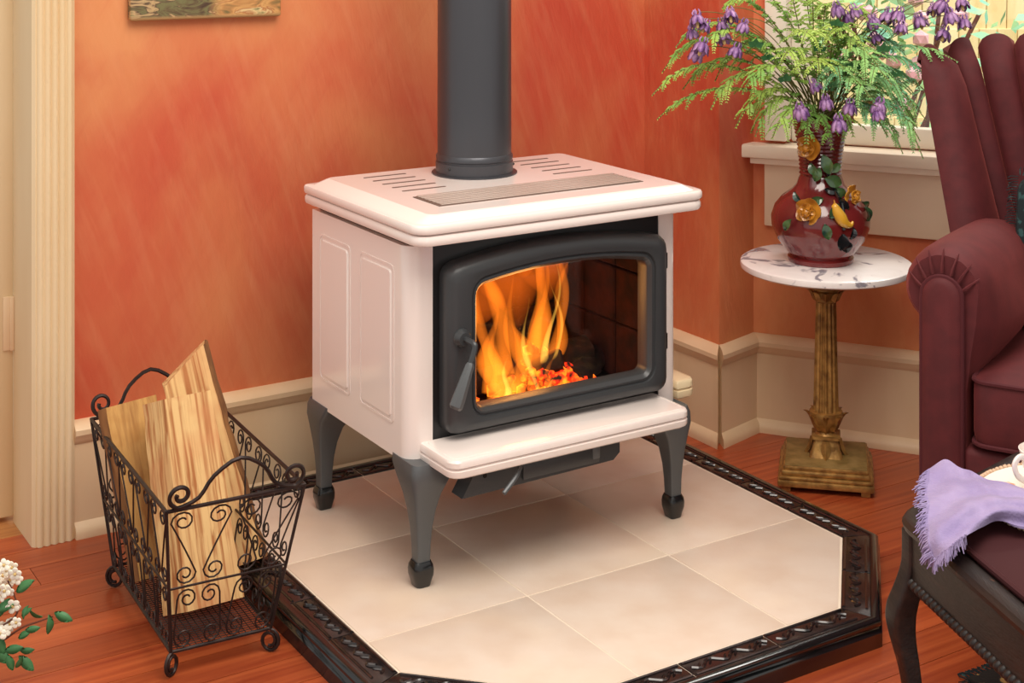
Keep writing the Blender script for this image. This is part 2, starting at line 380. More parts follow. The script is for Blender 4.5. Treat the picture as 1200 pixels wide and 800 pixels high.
# ------------------------------------------------------------------ outside the window
bm = box(B(), (-1, 3.9, -.3), (6, 9.5, -.25)); struct('ground_outside', bm, M['grass'], 0)
ex = struct('wall_outside', box(B(), (.6, 7.03, -.25), (3.9, 7.15, 2.6)), M['shingle'], 0)
sm = B(); box(sm, (0, -.012, 0), (.086, .006, .235), .002, 1)
sme = bpy.data.meshes.new('shingle'); sm.to_mesh(sme); sm.free(); sme.materials.append(M['shingle'])
r = 0; z = -.16
while z < 1.7:
    x = .95+(.045 if r % 2 else 0)
    while x < 3.3:
        w = .8+random.random()*.45; inst('shingle', sme, ex, (x, 7.018, z), (radians(3), 0, 0), (w, 1, 1)); x += .086*w+.004
    z += .205; r += 1
sh = thing('flowering_shrub', 'leafy green shrub with pink blossoms outside the window', 'shrub', (1.32, 5.2, -.25))
lb = B(); pb = B(); st = B()
for i in range(420):
    p = Vector((random.gauss(0, .26), random.gauss(0, .2), .95+random.gauss(0, .3)))
    d = Vector((random.uniform(-1, 1), random.uniform(-1, 1), random.uniform(-.3, 1))).normalized(); s = d.orthogonal().normalized()*.018; l = .075
    vs = [lb.verts.new(q) for q in (p, p+d*l*.5+s, p+d*l, p+d*l*.5-s)]; lb.faces.new(vs)
for i in range(26):
    p = Vector((random.gauss(.0, .18), random.gauss(-.12, .12), 1.15+random.gauss(0, .16)))
    t = B(); bmesh.ops.create_icosphere(t, subdivisions=1, radius=.03); merge(pb, t, Matrix.Translation(p))
for i in range(7): tube(st, [(random.uniform(-.04, .04), 0, 0), (random.uniform(-.1, .1), random.uniform(-.1, .1), .5), (random.uniform(-.35, .35), random.uniform(-.2, .2), 1.15)], .008, 5)
obj('leaves', lb, M['outleaf'], sh, kind='stuff'); obj('blossoms', pb, M['pink'], sh, kind='stuff'); obj('stems', st, M['twig'], sh)

# ------------------------------------------------------------------ hearth pad
HZ = .045; il, ir, jf, ck, jb = 1.126, 2.088, 1.922, .212, 2.905
hc = W((il+ir)/2, 2.43)
hearth = thing('hearth_pad', 'raised hearth of cream tiles edged with dark carved border tiles under the stove', 'hearth', hc, RZ)
ox, oy = -(il+ir)/2, -2.43
inner = [(il+ox, jf+ck+oy), (il+ck+ox, jf+oy), (ir-ck+ox, jf+oy), (ir+ox, jf+ck+oy), (ir+ox, jb+oy), (il+ox, jb+oy)]
BWD = .054
obj('grout_bed', prism(B(), offset_poly(inner, BWD), 0, HZ-.0012), M['grout'], hearth)
cs = [il, 1.442, 1.757, ir]; rs_ = [jf, 2.249, 2.592, jb]
for i in range(3):
    for j in range(3):
        x0, x1, y0, y1 = cs[i]+ox, cs[i+1]+ox, rs_[j]+oy, rs_[j+1]+oy
        P = [(x0, y0), (x1, y0), (x1, y1), (x0, y1)]
        if j == 0 and i == 0: P = [inner[0], inner[1], (x1, y0), (x1, y1), (x0, y1)]
        if j == 0 and i == 2: P = [(x0, y0), inner[2], inner[3], (x1, y1), (x0, y1)]
        obj('tile', prism(B(), offset_poly(P, -.0016), .02, HZ-.0004+random.random()*.0005, .0012), M['tile'], hearth)
outer = offset_poly(inner, BWD); n = len(inner)
rl_src = {}
for i in range(n):
    P, Q = Vector(inner[i]), Vector(inner[(i+1) % n]); Po, Qo = outer[i], outer[(i+1) % n]
    e = (Q-P); L_ = e.length; e.normalize(); nn = Vector((e.y, -e.x)); k = max(1, round(L_/.155))
    for j in range(k):
        p0, p1 = P+e*L_*j/k, P+e*L_*(j+1)/k
        o0 = Po if j == 0 else p0+nn*BWD; o1 = Qo if j == k-1 else p1+nn*BWD
        g = .0012; sh0 = 0 if j == 0 else g; sh1 = 0 if j == k-1 else g
        quad = [p0+e*sh0+nn*.003, o0+e*sh0, o1-e*sh1, p1-e*sh1+nn*.003]
        bm = B(); prism(bm, [tuple(q) for q in quad], .02, HZ+.001, .0015)
        for off in (.008, .047):                      # raised rims along both long edges
            tube(bm, [(*(p0+nn*off+e*.004), HZ+.001), (*(p1+nn*off-e*.004), HZ+.001)], .0028, 6, flat=.9)
        tl = obj('border_tile', bm, M['glaze'], hearth)
        rb = B(); ln = L_/k; m = 3                    # running vine relief
        c0_ = (p0+nn*.0275)
        wave = []
        for q in range(25):
            t = q/24; xx = .010+(ln-.02)*t; wave.append((*(c0_+e*xx+nn*.0085*sin(2*pi*m*t)), HZ+.0015))
        tube(rb, wave, .0028, 5)
        for q in range(m*2):
            t = (q+.5)/(m*2); sg = 1 if q % 2 else -1; ctr = c0_+e*(.010+(ln-.02)*t)+nn*(-.002*sg)
            sp = [(*(ctr+e*(.0085*(1-w/12)*cos(w*.75+1.5*sg))+nn*sg*(.0085*(1-w/12)*sin(w*.75))), HZ+.0018) for w in range(10)]
            tube(rb, sp, .0019, 4)
        obj('vine_relief', rb, M['glaze'], tl)
rings = []
for off, z in ((.0535, .044), (.0545, .047), (.064, .047), (.070, .043), (.071, .037), (.067, .032), (.069, .027), (.073, .024), (.073, .0), (.0535, .0)):
    rings.append([(*p, z) for p in offset_poly(inner, off)])
bm = B(); loft(bm, rings, cap=False); obj('edge_trim', bm, M['trimblack'], hearth, 50)

# ------------------------------------------------------------------ wood stove
SA, SB = 1.5895, 2.600                    # stove centre in room axes
stove = thing('wood_stove', 'white enamel wood stove with black arched glass door on cabriole legs', 'stove', W(SA, SB, HZ), RZ)
def sp(name, bm, m, angle=38, parent=None, label=None): return obj(name, bm, m, parent or stove, angle, label=label)
def T(bm):                                # builder works in room axes; shift to stove-local
    for v in bm.verts: v.co -= Vector((SA, SB, HZ))
    return bm
gL, gR, gF, gB, zb, zt = 1.280, 1.899, 2.396, 2.803, .262, .652
# side panels wrap round the front corners
def side(sgn):
    xs = lambda d: (gL+d) if sgn < 0 else (gR-d)
    out = [(xs(0), gB), (xs(0), gF+.028)]
    for k in range(1, 7):
        a = k/6*pi/2; out.append((xs(.028-.028*cos(a)), gF+.028-.028*sin(a)))
    out.append((xs(.052), gF)); out.append((xs(.052), gF+.010)); out.append((xs(.030), gF+.014)); out.append((xs(.012), gF+.032)); out.append((xs(.012), gB))
    if sgn > 0: out = out[::-1]
    bm = B(); prism(bm, out, zb, zt); return sp('side_panel', T(bm), M['enamel'], 25)
pl, pr = side(-1), side(1)
for (s, xo, par) in ((-1, gL, pl), (1, gR, pr)):
    for y0, y1 in ((2.447, 2.588), (2.628, 2.768)):
        bm = B(); R_ = rrect(y0, y1, .320, .610, .012, 4); g1 = rrect(y0+.004, y1-.004, .324, .606, .010, 4); g2 = rrect(y0+.009, y1-.009, .329, .601, .008, 4)
        loft(bm, [[(xo-s*.004, a, z) for a, z in R_], [(xo+s*.0012, a, z) for a, z in R_], [(xo+s*.0012, a, z) for a, z in g1], [(xo-s*.0028, a, z) for a, z in g1], [(xo-s*.0028, a, z) for a, z in g2], [(xo+s*.0028, a, z) for a, z in rrect(y0+.012, y1-.012, .332, .598, .007, 4)]])
        obj('embossed_panel', T(bm), M['enamel'], par)
bm = B(); box(bm, (gL+.012, gB-.012, zb), (gR-.012, gB, zt)); box(bm, (gL+.012, gF+.02, zb), (gR-.012, gB-.012, zb+.012)); box(bm, (gL+.012, gF+.02, zt-.004), (gR-.012, gB-.012, zt+.010))
sp('body_shell', T(bm), M['black2'])
# front plate with an opening
bm = B(); fy0, fy1 = gF+.002, gF+.02
box(bm, (gL+.050, fy0, zb), (1.385, fy1, zt+.008)); box(bm, (1.812, fy0, zb), (gR-.050, fy1, zt+.008)); box(bm, (1.385, fy0, zb), (1.812, fy1, .338)); box(bm, (1.385, fy0, .600), (1.812, fy1, zt+.008))
sp('front_plate', T(bm), M['black2'])
# firebox with fire bricks
bm = B(); x0, x1, y0, y1, z0, z1 = 1.318, 1.862, gF+.021, 2.76, .285, .635
box(bm, (x0, y1, z0), (x1, y1+.012, z1)); box(bm, (x0-.012, y0, z0), (x0, y1, z1)); box(bm, (x1, y0, z0), (x1+.012, y1, z1)); box(bm, (x0, y0, z0-.010), (x1, y1, z0)); box(bm, (x0, y0, z1), (x1, y1, z1+.010))
fb = sp('firebox', T(bm), M['soot'])
for yy in (2.425, 2.538, 2.651):
    for k, zz in enumerate((.29, .405, .52)):
        for xx in (x0, x1-.022): obj('fire_brick', T(box(B(), (xx, yy, zz), (xx+.022, yy+.108, zz+.111), .003, 1)), M['brick'], fb)
for xx in (1.345, 1.473, 1.601, 1.729):
    for zz in (.29, .405, .52): obj('fire_brick', T(box(B(), (xx, y1-.022, zz), (xx+.124, y1, zz+.111), .003, 1)), M['brick'], fb)
# two-tier top
def plate(z0, z1, x0, x1, y0, y1, rf, rb_, rnd):
    bm = B(); rings = []
    for ins, z in ((rnd, z0), (rnd*.3, z0+rnd*.3), (0, z0+rnd), (0, z1-rnd), (rnd*.3, z1-rnd*.3), (rnd, z1)):
        rings.append([(x, y, z) for x, y in rrect(x0+ins, x1-ins, y0+ins, y1-ins, 0, 4, [rf, rf, rb_, rb_])])
    return loft(bm, rings)
tx0, tx1, ty0, ty1 = 1.2625, 1.9165, 2.325, 2.815
sp('top_lower_tier', T(plate(.664, .684, tx0+.002, tx1-.002, ty0+.002, ty1, .030, .012, .0055)), M['enamel'])
topp = sp('top_plate', T(plate(.685, .703, tx0, tx1, ty0, ty1, .030, .012, .0045)), M['enamel'])
bm = B(); rings = []
for x0, x1, y0, y1, z, r in ((1.274, 1.905, 2.338, 2.806, .7025, .024), (1.300, 1.879, 2.350, 2.792, .7135, .016), (1.304, 1.875, 2.356, 2.788, .715, .014)):
    rings.append([(x, y, z) for x, y in rrect(x0, x1, y0, y1, r, 4)])
loft(bm, rings); obj('raised_top', T(bm), M['enamel'], topp, 12)
bm = box(B(), (1.355, 2.412, .7148), (1.822, 2.516, .7162), .001, 1); gr = sp('top_grille', T(bm), M['slot'])
for k in range(7):
    y = 2.4165+k*.0146; obj('louver', T(box(B(), (1.362, y, .7158), (1.815, y+.0098, .7180), .001, 1)), M['grille'], gr)
for sgn in (-1, 1):
    for k in range(5):
        y = 2.575+k*.0415; x0, x1 = (1.366, 1.463) if sgn < 0 else (1.716, 1.813)
        sp('vent_slot', T(prism(B(), rrect(x0, x1, y, y+.0075, .0036, 3), .7146, .7156)), M['slot'])
# flue pipe
pc = (SA, 2.682)
pipe = sp('flue_pipe', T(lathe(B(), [(.076, .735), (.0765, .80), (.076, 1.2), (.076, 2.5)], 48, (*pc, 0))), M['pipe'])
obj('flue_collar', T(lathe(B(), [(.0885, .715), (.0885, .7175), (.0800, .719), (.0800, .740), (.0775, .7415), (.0775, .7435), (.0795, .746), (.0795, .752), (.0765, .757), (.0760, .757)], 48, (*pc, 0))), M['pipe'], pipe)
tscrew = B()
for ang in (200, 330):
    t = B(); bmesh.ops.create_uvsphere(t, u_segments=10, v_segments=6, radius=.003); merge(tscrew, t, Matrix.Translation((pc[0]+.080*cos(radians(ang)), pc[1]+.080*sin(radians(ang)), .732)))
obj('screw', T(tscrew), M['footblack'], pipe)
# arched door: rings in the plane of the door (x, z)
def arch(x0, x1, z0, z1, rise, r, m=10):
    pts = []
    for a0, cx, cz in ((pi, x0+r, z0+r), (1.5*pi, x1-r, z0+r)):
        for k in range(5): a = a0+pi/2*k/4; pts.append((cx+r*cos(a), cz+r*sin(a)))
    c = (x0+x1)/2; hw = (x1-x0)/2
    for k in range(5): a = pi/2*k/4; pts.append((x1-r+r*cos(a), z1-r+r*sin(a)+rise*(1-((x1-r+r*cos(a)-c)/hw)**2)))
    for k in range(1, m): x = x1-r-(x1-x0-2*r)*k/m; pts.append((x, z1+rise*(1-((x-c)/hw)**2)))
    for k in range(5): a = pi/2+pi/2*k/4; pts.append((x0+r+r*cos(a), z1-r+r*sin(a)+rise*(1-((x0+r+r*cos(a)-c)/hw)**2)))
    return pts
dx0, dx1, dz0, dz1 = 1.346, 1.847, .308, .613; gx0, gx1, gz0, gz1 = 1.408, 1.796, .350, .570
def ring(i, y, r=.02): # i: 0 outer .. inset
    return [(x, y, z) for x, z in arch(dx0+i, dx1-i, dz0+i, dz1-i, .026, max(r, .004))]
def gring(i, y, r=.014):
    return [(x, y, z) for x, z in arch(gx0-i, gx1+i, gz0-i, gz1+i, .020, r+i)]
yb_ = gF+.001
rings = [ring(0, yb_, .022), ring(0, 2.378, .022), ring(.002, 2.368, .022), ring(.008, 2.360, .02), ring(.018, 2.3565, .018), gring(.022, 2.3575), gring(.016, 2.358), gring(.0145, 2.362), gring(.012, 2.3625), gring(.0105, 2.360), gring(.007, 2.360), gring(.002, 2.366), gring(0, 2.369), gring(0, yb_)]
bm = B(); loft(bm, rings, cap=False); dr = sp('door', T(bm), M['black'], 35)
bm = B(); loft(bm, [gring(.004, 2.3785), gring(.004, 2.3825)]); 
fgm = gm.copy(); fgm.name = 'door_glass'
for nd in fgm.node_tree.nodes:
    if nd.type == 'MIX_SHADER': nd.inputs[0].default_value = .03
obj('door_glass', T(bm), fgm, dr)
for zz in (.385, .545): obj('hinge', T(tube(B(), [(1.853, 2.384, zz), (1.853, 2.384, zz+.03)], .006, 10)), M['black2'], dr)
# handle
hz = .486
bm = B(); lathe(bm, [(.017, 0), (.017, .004), (.013, .010), (.012, .014)], 20); bmesh.ops.transform(bm, matrix=Matrix.Translation((1.370, 2.357, hz)) @ Matrix.Rotation(pi/2, 4, 'X'), verts=bm.verts)
hd = obj('handle_collar', T(bm), M['black'], dr)
obj('handle_rod', T(tube(B(), spline([(1.370, 2.352, hz), (1.371, 2.330, hz), (1.3735, 2.318, hz-.003), (1.372, 2.315, hz-.012), (1.362, 2.313, hz-.036)], 6), .0055, 8)), M['black'], hd)
obj('handle_grip', T(tube(B(), [(1.363, 2.3135, hz-.033), (1.361, 2.313, hz-.038), (1.336, 2.309, hz-.092), (1.330, 2.308, hz-.104), (1.328, 2.3078, hz-.108)], [.006, .0085, .0125, .0125, .009], 8)), M['leg'], hd, 20)
# front ledge, side ledge
def ledge(name, x0, x1, y0, y1, z0, z1, r, m, rr):
    bm = B(); mid = (z0+z1)/2
    rings = []
    for ins, z in ((.005, z0), (.001, z0+.003), (0, z0+.006), (0, mid-.003), (.004, mid-.0005), (.004, mid+.0005), (0, mid+.003), (0, z1-.005), (.002, z1-.0015), (.006, z1)):
        rings.append([(x, y, z) for x, y in rrect(x0+ins, x1-ins, y0+ins, y1, 0, 4, rr)])
    loft(bm, rings); l = sp(name, T(bm), m, 30)
    return l
ld = ledge('ash_ledge', 1.306, 1.838, 2.279, gF+.001, .263, .297, .02, M['enamel'], [.022, .022, .001, .001])
bm = B(); tube(bm, [(x, y, .2968) for x, y in rrect(1.316, 1.828, 2.290, 2.392, .012, 4)], .0009, 5, True); obj('bead_line', T(bm), M['enamel'], ld)
sl = ledge('side_ledge', gR+.0005, 1.948, 2.402, 2.62, .268, .306, .02, M['cream_enamel'], [.001, .018, .018, .001])
# ash tray under the ledge with levers
bm = B(); prism(bm, [(1.345, .215), (1.675, .220), (1.690, .232), (1.690, .262), (1.375, .262)], 2.312, 2.35)
for v in bm.verts: v.co = Vector((v.co.x, v.co.z, v.co.y))
tray = sp('air_control_tray', T(bm), M['black'])
obj('air_lever', T(tube(B(), spline([(1.470, 2.312, .252), (1.458, 2.300, .250), (1.440, 2.288, .240), (1.412, 2.280, .222)], 4), .0045, 8)), M['leg'], tray)
obj('pull_tab', T(box(B(), (1.622, 2.303, .232), (1.640, 2.312, .262), .004)), M['leg'], tray)
obj('tray_lip', T(box(B(), (1.47, 2.306, .2245), (1.64, 2.312, .2545), .003)), M['black'], tray)
obj('tray_hole', T(tube(B(), [(1.392, 2.3112, .247), (1.392, 2.3125, .247)], .004, 10)), M['soot'], tray)
# cabriole legs
LP = [(.268, .022, -.072), (.256, .026, -.066), (.236, .026, -.048), (.210, .021, -.033), (.180, .016, -.024), (.150, .0125, -.019), (.120, .0105, -.0165), (.095, .010, -.0155), (.083, .010, -.0155)]
FP = [(.090, .0125, -.018), (.084, .016, -.0205), (.076, .0175, -.0215), (.066, .017, -.021), (.054, .0135, -.018), (.047, .012, -.0165), (.045, .011, -.0155)]
for (ca_, cb_, sx, sy) in ((1.300, 2.384, -1, -1), (1.879, 2.384, 1, -1), (1.300, 2.800, -1, 1), (1.879, 2.800, 1, 1)):
    def sect(pp, rk):
        rings = []
        for z, o, i in pp:
            r = (o-i)*rk; base = rrect(i, o, i, o, 0, 3, [r*.6, r*.6, r, r*.6]); rings.append([(ca_+sx*x, cb_+sy*y, z) for x, y in base])
        return rings
    bm = B(); loft(bm, sect(LP, .16)); lg = sp('leg', T(bm), M['leg'], 50)
    bm = B(); loft(bm, sect(FP, .34)); obj('foot', T(bm), M['footblack'], lg, 50)

# fire -------------------------------------------------------------
def sp_stuff(name, bm, m):
    bmesh.ops.recalc_face_normals(bm, faces=bm.faces)
    for f in bm.faces: f.smooth = True
    me = bpy.data.meshes.new(name); bm.to_mesh(me); bm.free(); me.materials.append(m)
    o = bpy.data.objects.new(name, me); COL.objects.link(o); o.rotation_euler = (0, 0, RZ); o['kind'] = 'stuff'; return o
def flame_mat(name, col, strength):       # glowing gas: light adds up along the depth of each tongue
    m = bpy.data.materials.new(name); m.use_nodes = True; nt = m.node_tree; N = nt.nodes
    N.remove(N['Principled BSDF']); em = N.new('ShaderNodeEmission'); em.inputs[0].default_value = (*col, 1); em.inputs[1].default_value = strength
    nt.links.new(em.outputs[0], N['Material Output'].inputs['Volume']); return m
M['flame'] = flame_mat('flame_gas', (1.0, .215, .013), 42)
M['core'] = flame_mat('bright_flame_gas', (1.0, .50, .07), 95)
M['haze'] = flame_mat('dim_flame_gas', (1.0, .16, .010), 9)
fire = thing('fire', 'orange and yellow flames burning behind the stove door glass', 'fire', W(1.60, 2.52, .29), RZ)
def tongue(a, b, z0, z1, w, lean, ph, m, thick=.55, wob=.016):
    n = 26; rings = []; nk = 14
    for i in range(n):
        t = i/(n-1); ww = w*(.35+.9*sin(pi*min(1, t*.85+.14)))*(1-t)**.8*(1+.30*sin(t*9+ph*1.7))*(sqrt(min(1, t*2.6)) if m == 'haze' else 1)+.0005
        cx = a+lean*t+wob*sin(t*6.0+ph)*(.3+t); cy = b+.010*sin(t*5+ph*2)
        rings.append([(cx+ww*cos(2*pi*k/nk)*(1+.22*sin(3*2*pi*k/nk+ph+t*4))-1.60, cy+ww*thick*sin(2*pi*k/nk)-2.52, z0+(z1-z0)*t-.29) for k in range(nk)])
    obj('flame', loft(B(), rings), M[m], fire, 180)
for q in ((1.528, 2.470, .292, .455, .026, -.018, 0), (1.552, 2.462, .292, .400, .020, .012, 1.3), (1.600, 2.49, .30, .56, .017, -.055, 2), (1.640, 2.50, .30, .60, .016, -.015, 3.3), (1.668, 2.51, .31, .61, .016, .02, 4.4),
          (1.580, 2.54, .34, .62, .022, -.07, 5), (1.500, 2.55, .38, .62, .022, -.04, 6.2), (1.625, 2.47, .292, .385, .016, .02, 7.1), (1.69, 2.53, .36, .57, .012, .03, 8), (1.655, 2.46, .30, .36, .014, -.02, 3.9), (1.545, 2.50, .30, .50, .024, -.035, 2.6), (1.59, 2.515, .31, .46, .022, .01, 5.2), (1.515, 2.50, .32, .58, .016, -.03, 1.1), (1.66, 2.55, .36, .62, .022, .02, .2)): tongue(*q, 'flame')
for q in ((1.536, 2.464, .295, .40, .0085, -.006, .4), (1.612, 2.485, .30, .50, .0060, -.03, 2.2), (1.650, 2.495, .31, .57, .0070, .01, 3.5), (1.664, 2.50, .33, .52, .0050, .012, 4.6), (1.628, 2.462, .295, .345, .0065, .014, 1.2), (1.648, 2.455, .293, .33, .005, -.012, 2.7), (1.585, 2.55, .55, .632, .010, .02, 6)): tongue(*q, 'core', .6, .012)
for q in ((1.56, 2.60, .42, .634, .060, -.04, .6), (1.65, 2.62, .40, .634, .060, .0, 2.4), (1.74, 2.63, .44, .634, .050, .03, 3.1), (1.48, 2.58, .50, .634, .050, -.03, 4.9), (1.63, 2.56, .52, .634, .050, .02, 5.5), (1.70, 2.52, .58, .634, .030, .02, 1.9)): tongue(*q, 'haze', .5)
def ember_mat():
    m = bpy.data.materials.new('glowing_embers'); m.use_nodes = True; nt = m.node_tree; N = nt.nodes; L = nt.links; p = N['Principled BSDF']
    tc = N.new('ShaderNodeNewGeometry'); n = N.new('ShaderNodeTexNoise'); n.inputs['Scale'].default_value = 45; n.inputs['Detail'].default_value = 5; L.new(tc.outputs['Position'], n.inputs['Vector'])
    r = N.new('ShaderNodeValToRGB'); L.new(n.outputs['Fac'], r.inputs[0]); e = r.color_ramp.elements
    e[0].position = .40; e[0].color = (0.002, .001, .001, 1); e[1].position = .66; e[1].color = hx('ff8a1c'); x = e.new(.50); x.color = hx('d8260a')
    p.inputs['Base Color'].default_value = hx('1a0d08'); p.inputs['Roughness'].default_value = .9
    L.new(r.outputs[0], p.inputs['Emission Color']); p.inputs['Emission Strength'].default_value = 2.0
    return m
M['ember'] = ember_mat()
bm = B()
for i in range(150):
    a, b = random.gauss(1.66, .06), random.gauss(2.51, .05)
    a = min(max(a, 1.50), 1.80); b = min(max(b, 2.43), 2.66); h = .292+.085*math.exp(-((a-1.65)**2+(b-2.54)**2)/.006)*random.random()
    t = B(); bmesh.ops.create_icosphere(t, subdivisions=1, radius=random.uniform(.008, .018))
    for v in t.verts: v.co *= random.uniform(.75, 1.25)
    merge(bm, t, Matrix.Translation((a, b, h)))
eo = sp_stuff('ember_bed', bm, M['ember']); tag(eo, 'glowing red ember heap at the bottom of the firebox', 'embers')
M['char'] = mat('charred_log', '0d0806', .95, c2='2a120a', scale=40, bump=.8, bscale=50)
for nm, p0, p1, r, lab in (('burning_log', (1.60, 2.62, .315), (1.80, 2.57, .345), .030, 'charred burning log lying across the back of the firebox'), ('burning_log', (1.52, 2.60, .31), (1.685, 2.50, .36), .024, 'small charred log half buried in the glowing embers'), ('burning_log', (1.71, 2.50, .312), (1.84, 2.60, .315), .027, 'blackened log at the dark right end of the firebox')):
    bm = B(); P0, P1 = Vector(p0), Vector(p1); tube(bm, [P0+(P1-P0)*i/8 for i in range(9)], r, 10)
    for v in bm.verts: v.co += noise.noise_vector(v.co*40)*.006
    o = obj(nm, bm, M['char']); o.rotation_euler = (0, 0, RZ); tag(o, lab, 'log', 'logs burning in the stove')
fl_d = bpy.data.lights.new('fire_glow', 'POINT'); fl_d.energy = .9; fl_d.color = (1, .42, .10); fl_d.shadow_soft_size = .05
fo = bpy.data.objects.new('fire_glow', fl_d); COL.objects.link(fo); fo.location = W(1.61, 2.49, .46)

# ------------------------------------------------------------------ firewood basket
bkr = radians(29); BKC = Vector((-.565, 2.675, 0))
bk = thing('firewood_basket', 'black wrought iron scrollwork basket holding split logs by the left wall', 'basket', BKC, bkr)
zb_, zm_, zt_ = .040, .150, .285
def bkc(z, sx, sy):
    t = (z-zb_)/(zt_-zb_); return Vector((-.005+.016*t+sx*(.086+.033*t), .011+.035*t+sy*(.185+.067*t), z))
def rect(z): return [bkc(z, -1, -1), bkc(z, 1, -1), bkc(z, 1, 1), bkc(z, -1, 1)]
for nm, z, r in (('top_rim', zt_, .0036), ('middle_rim', zm_, .0021), ('bottom_rim', zb_, .0030)):
    R_ = rect(z); pts = []
    for i in range(4):
        for k in range(6): pts.append(R_[i].lerp(R_[(i+1) % 4], k/6))
    obj(nm, tube(B(), pts, r, 6, True), M['iron'], bk)
for sx, sy in ((-1, -1), (1, -1), (1, 1), (-1, 1)):
    obj('corner_post', tube(B(), [bkc(zb_, sx, sy), bkc(zt_, sx, sy)], .0030, 6), M['iron'], bk)
    # curled foot
    c = bkc(zb_, sx, sy); pts = []
    dirv = Vector((sx*.8, sy*.6, 0)).normalized()
    for i in range(22):
        th = i/21*1.55*2*pi; rr = .0195*(1-.55*i/21)
        pts.append(c+dirv*(-.002+rr*sin(th)*.9)+Vector((0, 0, -.0205+rr*cos(th))))
    obj('scroll_foot', tube(B(), pts, .0032, 6), M['iron'], bk)
def spiral(c, r, th0, turns, n, sgn):
    return [Vector((c[0]+r*(1-.72*i/n)*cos(th0+sgn*turns*2*pi*i/n), c[1]+r*(1-.72*i/n)*sin(th0+sgn*turns*2*pi*i/n))) for i in range(n+1)]
def cscroll(x0, x1, z0, z1, r):           # stem leaning from (x0,z0) to (x1,z1), a curl at each end on the same side
    top = spiral((x1-r, z1-r), r, 0, 1.35, 18, 1); bot = spiral((x0-r, z0+r), r, 0, 1.35, 18, -1)
    return bot[::-1]+[Vector((x0+(x1-x0)*t, z0+r+(z1-z0-2*r)*t)) for t in (.2, .4, .6, .8)]+top
def panel_map(side):
    # side 0 front, 1 right, 2 back, 3 left: (u in 0..1 along, z) -> 3D
    cn = [(-1, -1), (1, -1), (1, 1), (-1, 1)]
    def f(u, z):
        p0, p1 = bkc(z, *cn[side]), bkc(z, *cn[(side+1) % 4]); return p0.lerp(p1, u)
    return f
for side_, npair in ((0, 2), (1, 5), (2, 2), (3, 5)):
    fm = panel_map(side_); width = .205 if side_ in (0, 2) else .44
    for (za, zc) in ((zm_, zt_), (zb_, zm_)):
        for k in range(npair):
            cw = 1/npair; hr = (zc-za); r = min(.0185, cw*width*.175)
            for sg in (-1, 1):
                # stem from the pair's middle at one end to its outside at the other: heart shapes
                lo, hi = (cw*width*.06, cw*width*.44)
                up = (za == zm_)
                x_top, x_bot = (hi, lo) if up else (lo*.3+r*2, hi)
                path = []
                top = spiral((x_top-r, zc-.004-r), r, 0, 1.4, 16, 1)
                bot = spiral((x_bot+(r if up else -r), za+.004+r), r, pi if up else 0, 1.4, 16, 1 if up else -1)
                pts2 = bot[::-1]+[Vector((x_bot+(x_top-x_bot)*t, za+.004+r+(zc-za-.008-2*r)*t)) for t in (.2, .4, .6, .8)]+top
                p3 = [fm((k+.5)*cw+sg*q.x/width, q.y) for q in pts2]
                obj('scroll', tube(B(), p3, .0016, 5), M['iron'], bk)
for sy in (-1, 1):                        # arched handles with curled ends
    c0_, c1_ = bkc(zt_, -1, sy), bkc(zt_, 1, sy); mid = (c0_+c1_)/2; hw = (c1_-c0_).length/2; tilt = sy*.25
    P2 = []
    sc_ = spiral((-hw+.022, .021), .021, -pi/2, 1.3, 16, -1)[::-1]
    P2 = [(p.x, p.y) for p in sc_]+[(-hw*.55, .012), (-hw*.36, .046), (0, .070), (hw*.36, .046), (hw*.55, .012)]+[(-p.x, p.y) for p in sc_[::-1]]
    pts = spline([mid+Vector((x, tilt*z, z+.003)) for x, z in P2], 3)
    obj('handle', tube(B(), pts, .0037, 6), M['iron'], bk)
bm = B(); n1, n2 = 16, 46                 # woven wire bottom
for i in range(n2+1):
    y = -.172+.366*i/n2; tube(bm, [(-.090, y, zb_+.002), (.080, y, zb_+.002)], .0009, 3)
for i in range(n1+1):
    x = -.090+.170*i/n1; tube(bm, [(x, -.172, zb_+.003), (x, .194, zb_+.003)], .0009, 3)
obj('wire_bottom', bm, M['iron'], bk, kind='stuff')

# ------------------------------------------------------------------ split logs
def split_log(label, bot, top, poly, poly_t, m, bark_edge, seed, cut=0.0):
    root = thing('split_log', label, 'log', bot, 0, 'split logs in the basket')
    bot, top = Vector(bot), Vector(top); ax = top-bot; ang = radians(28); nr = 14; rings = []; ln = ax.length; qr = Vector((0, 0, 1)).rotation_difference(ax.normalized()).to_euler()
    for i in range(nr):
        t = i/(nr-1); c = Vector((0, 0, ln*t)); r = []
        for (x, y), (xt, yt) in zip(poly, poly_t):
            X, Y = x+(xt-x)*t, y+(yt-y)*t
            p = c+Vector((X*cos(ang)-Y*sin(ang), X*sin(ang)+Y*cos(ang), (cut*(X+.03) if i == nr-1 else 0)))
            nv = noise.noise_vector((p+Vector((seed, 0, 0)))*22); r.append(p+Vector((nv.x, nv.y, 0))*.004)
        rings.append(r)
    bm = B(); loft(bm, rings); obj('split_wood', bm, m, root, 25).rotation_euler = qr
    i, j = bark_edge; bm = B(); A = []
    for r in rings:
        row = []
        for k in range(5):
            t = k/4; p = Vector(r[i]).lerp(Vector(r[j]), t); cen = sum((Vector(q) for q in r), Vector())/len(r); o = (p-cen); o.z = 0; o.normalize()
            row.append(p+o*(.002+.006*sin(pi*t)+.003*noise.noise(p*60)))
        A.append(row)
    for k in range(len(A)):
        cen = sum((Vector(q) for q in rings[k]), Vector())/len(rings[k]); A[k] = A[k]+[p.lerp(cen, .12) for p in A[k][::-1]]
    loft(bm, A); obj('bark', bm, M['bark'], root, 60).rotation_euler = qr
    return root
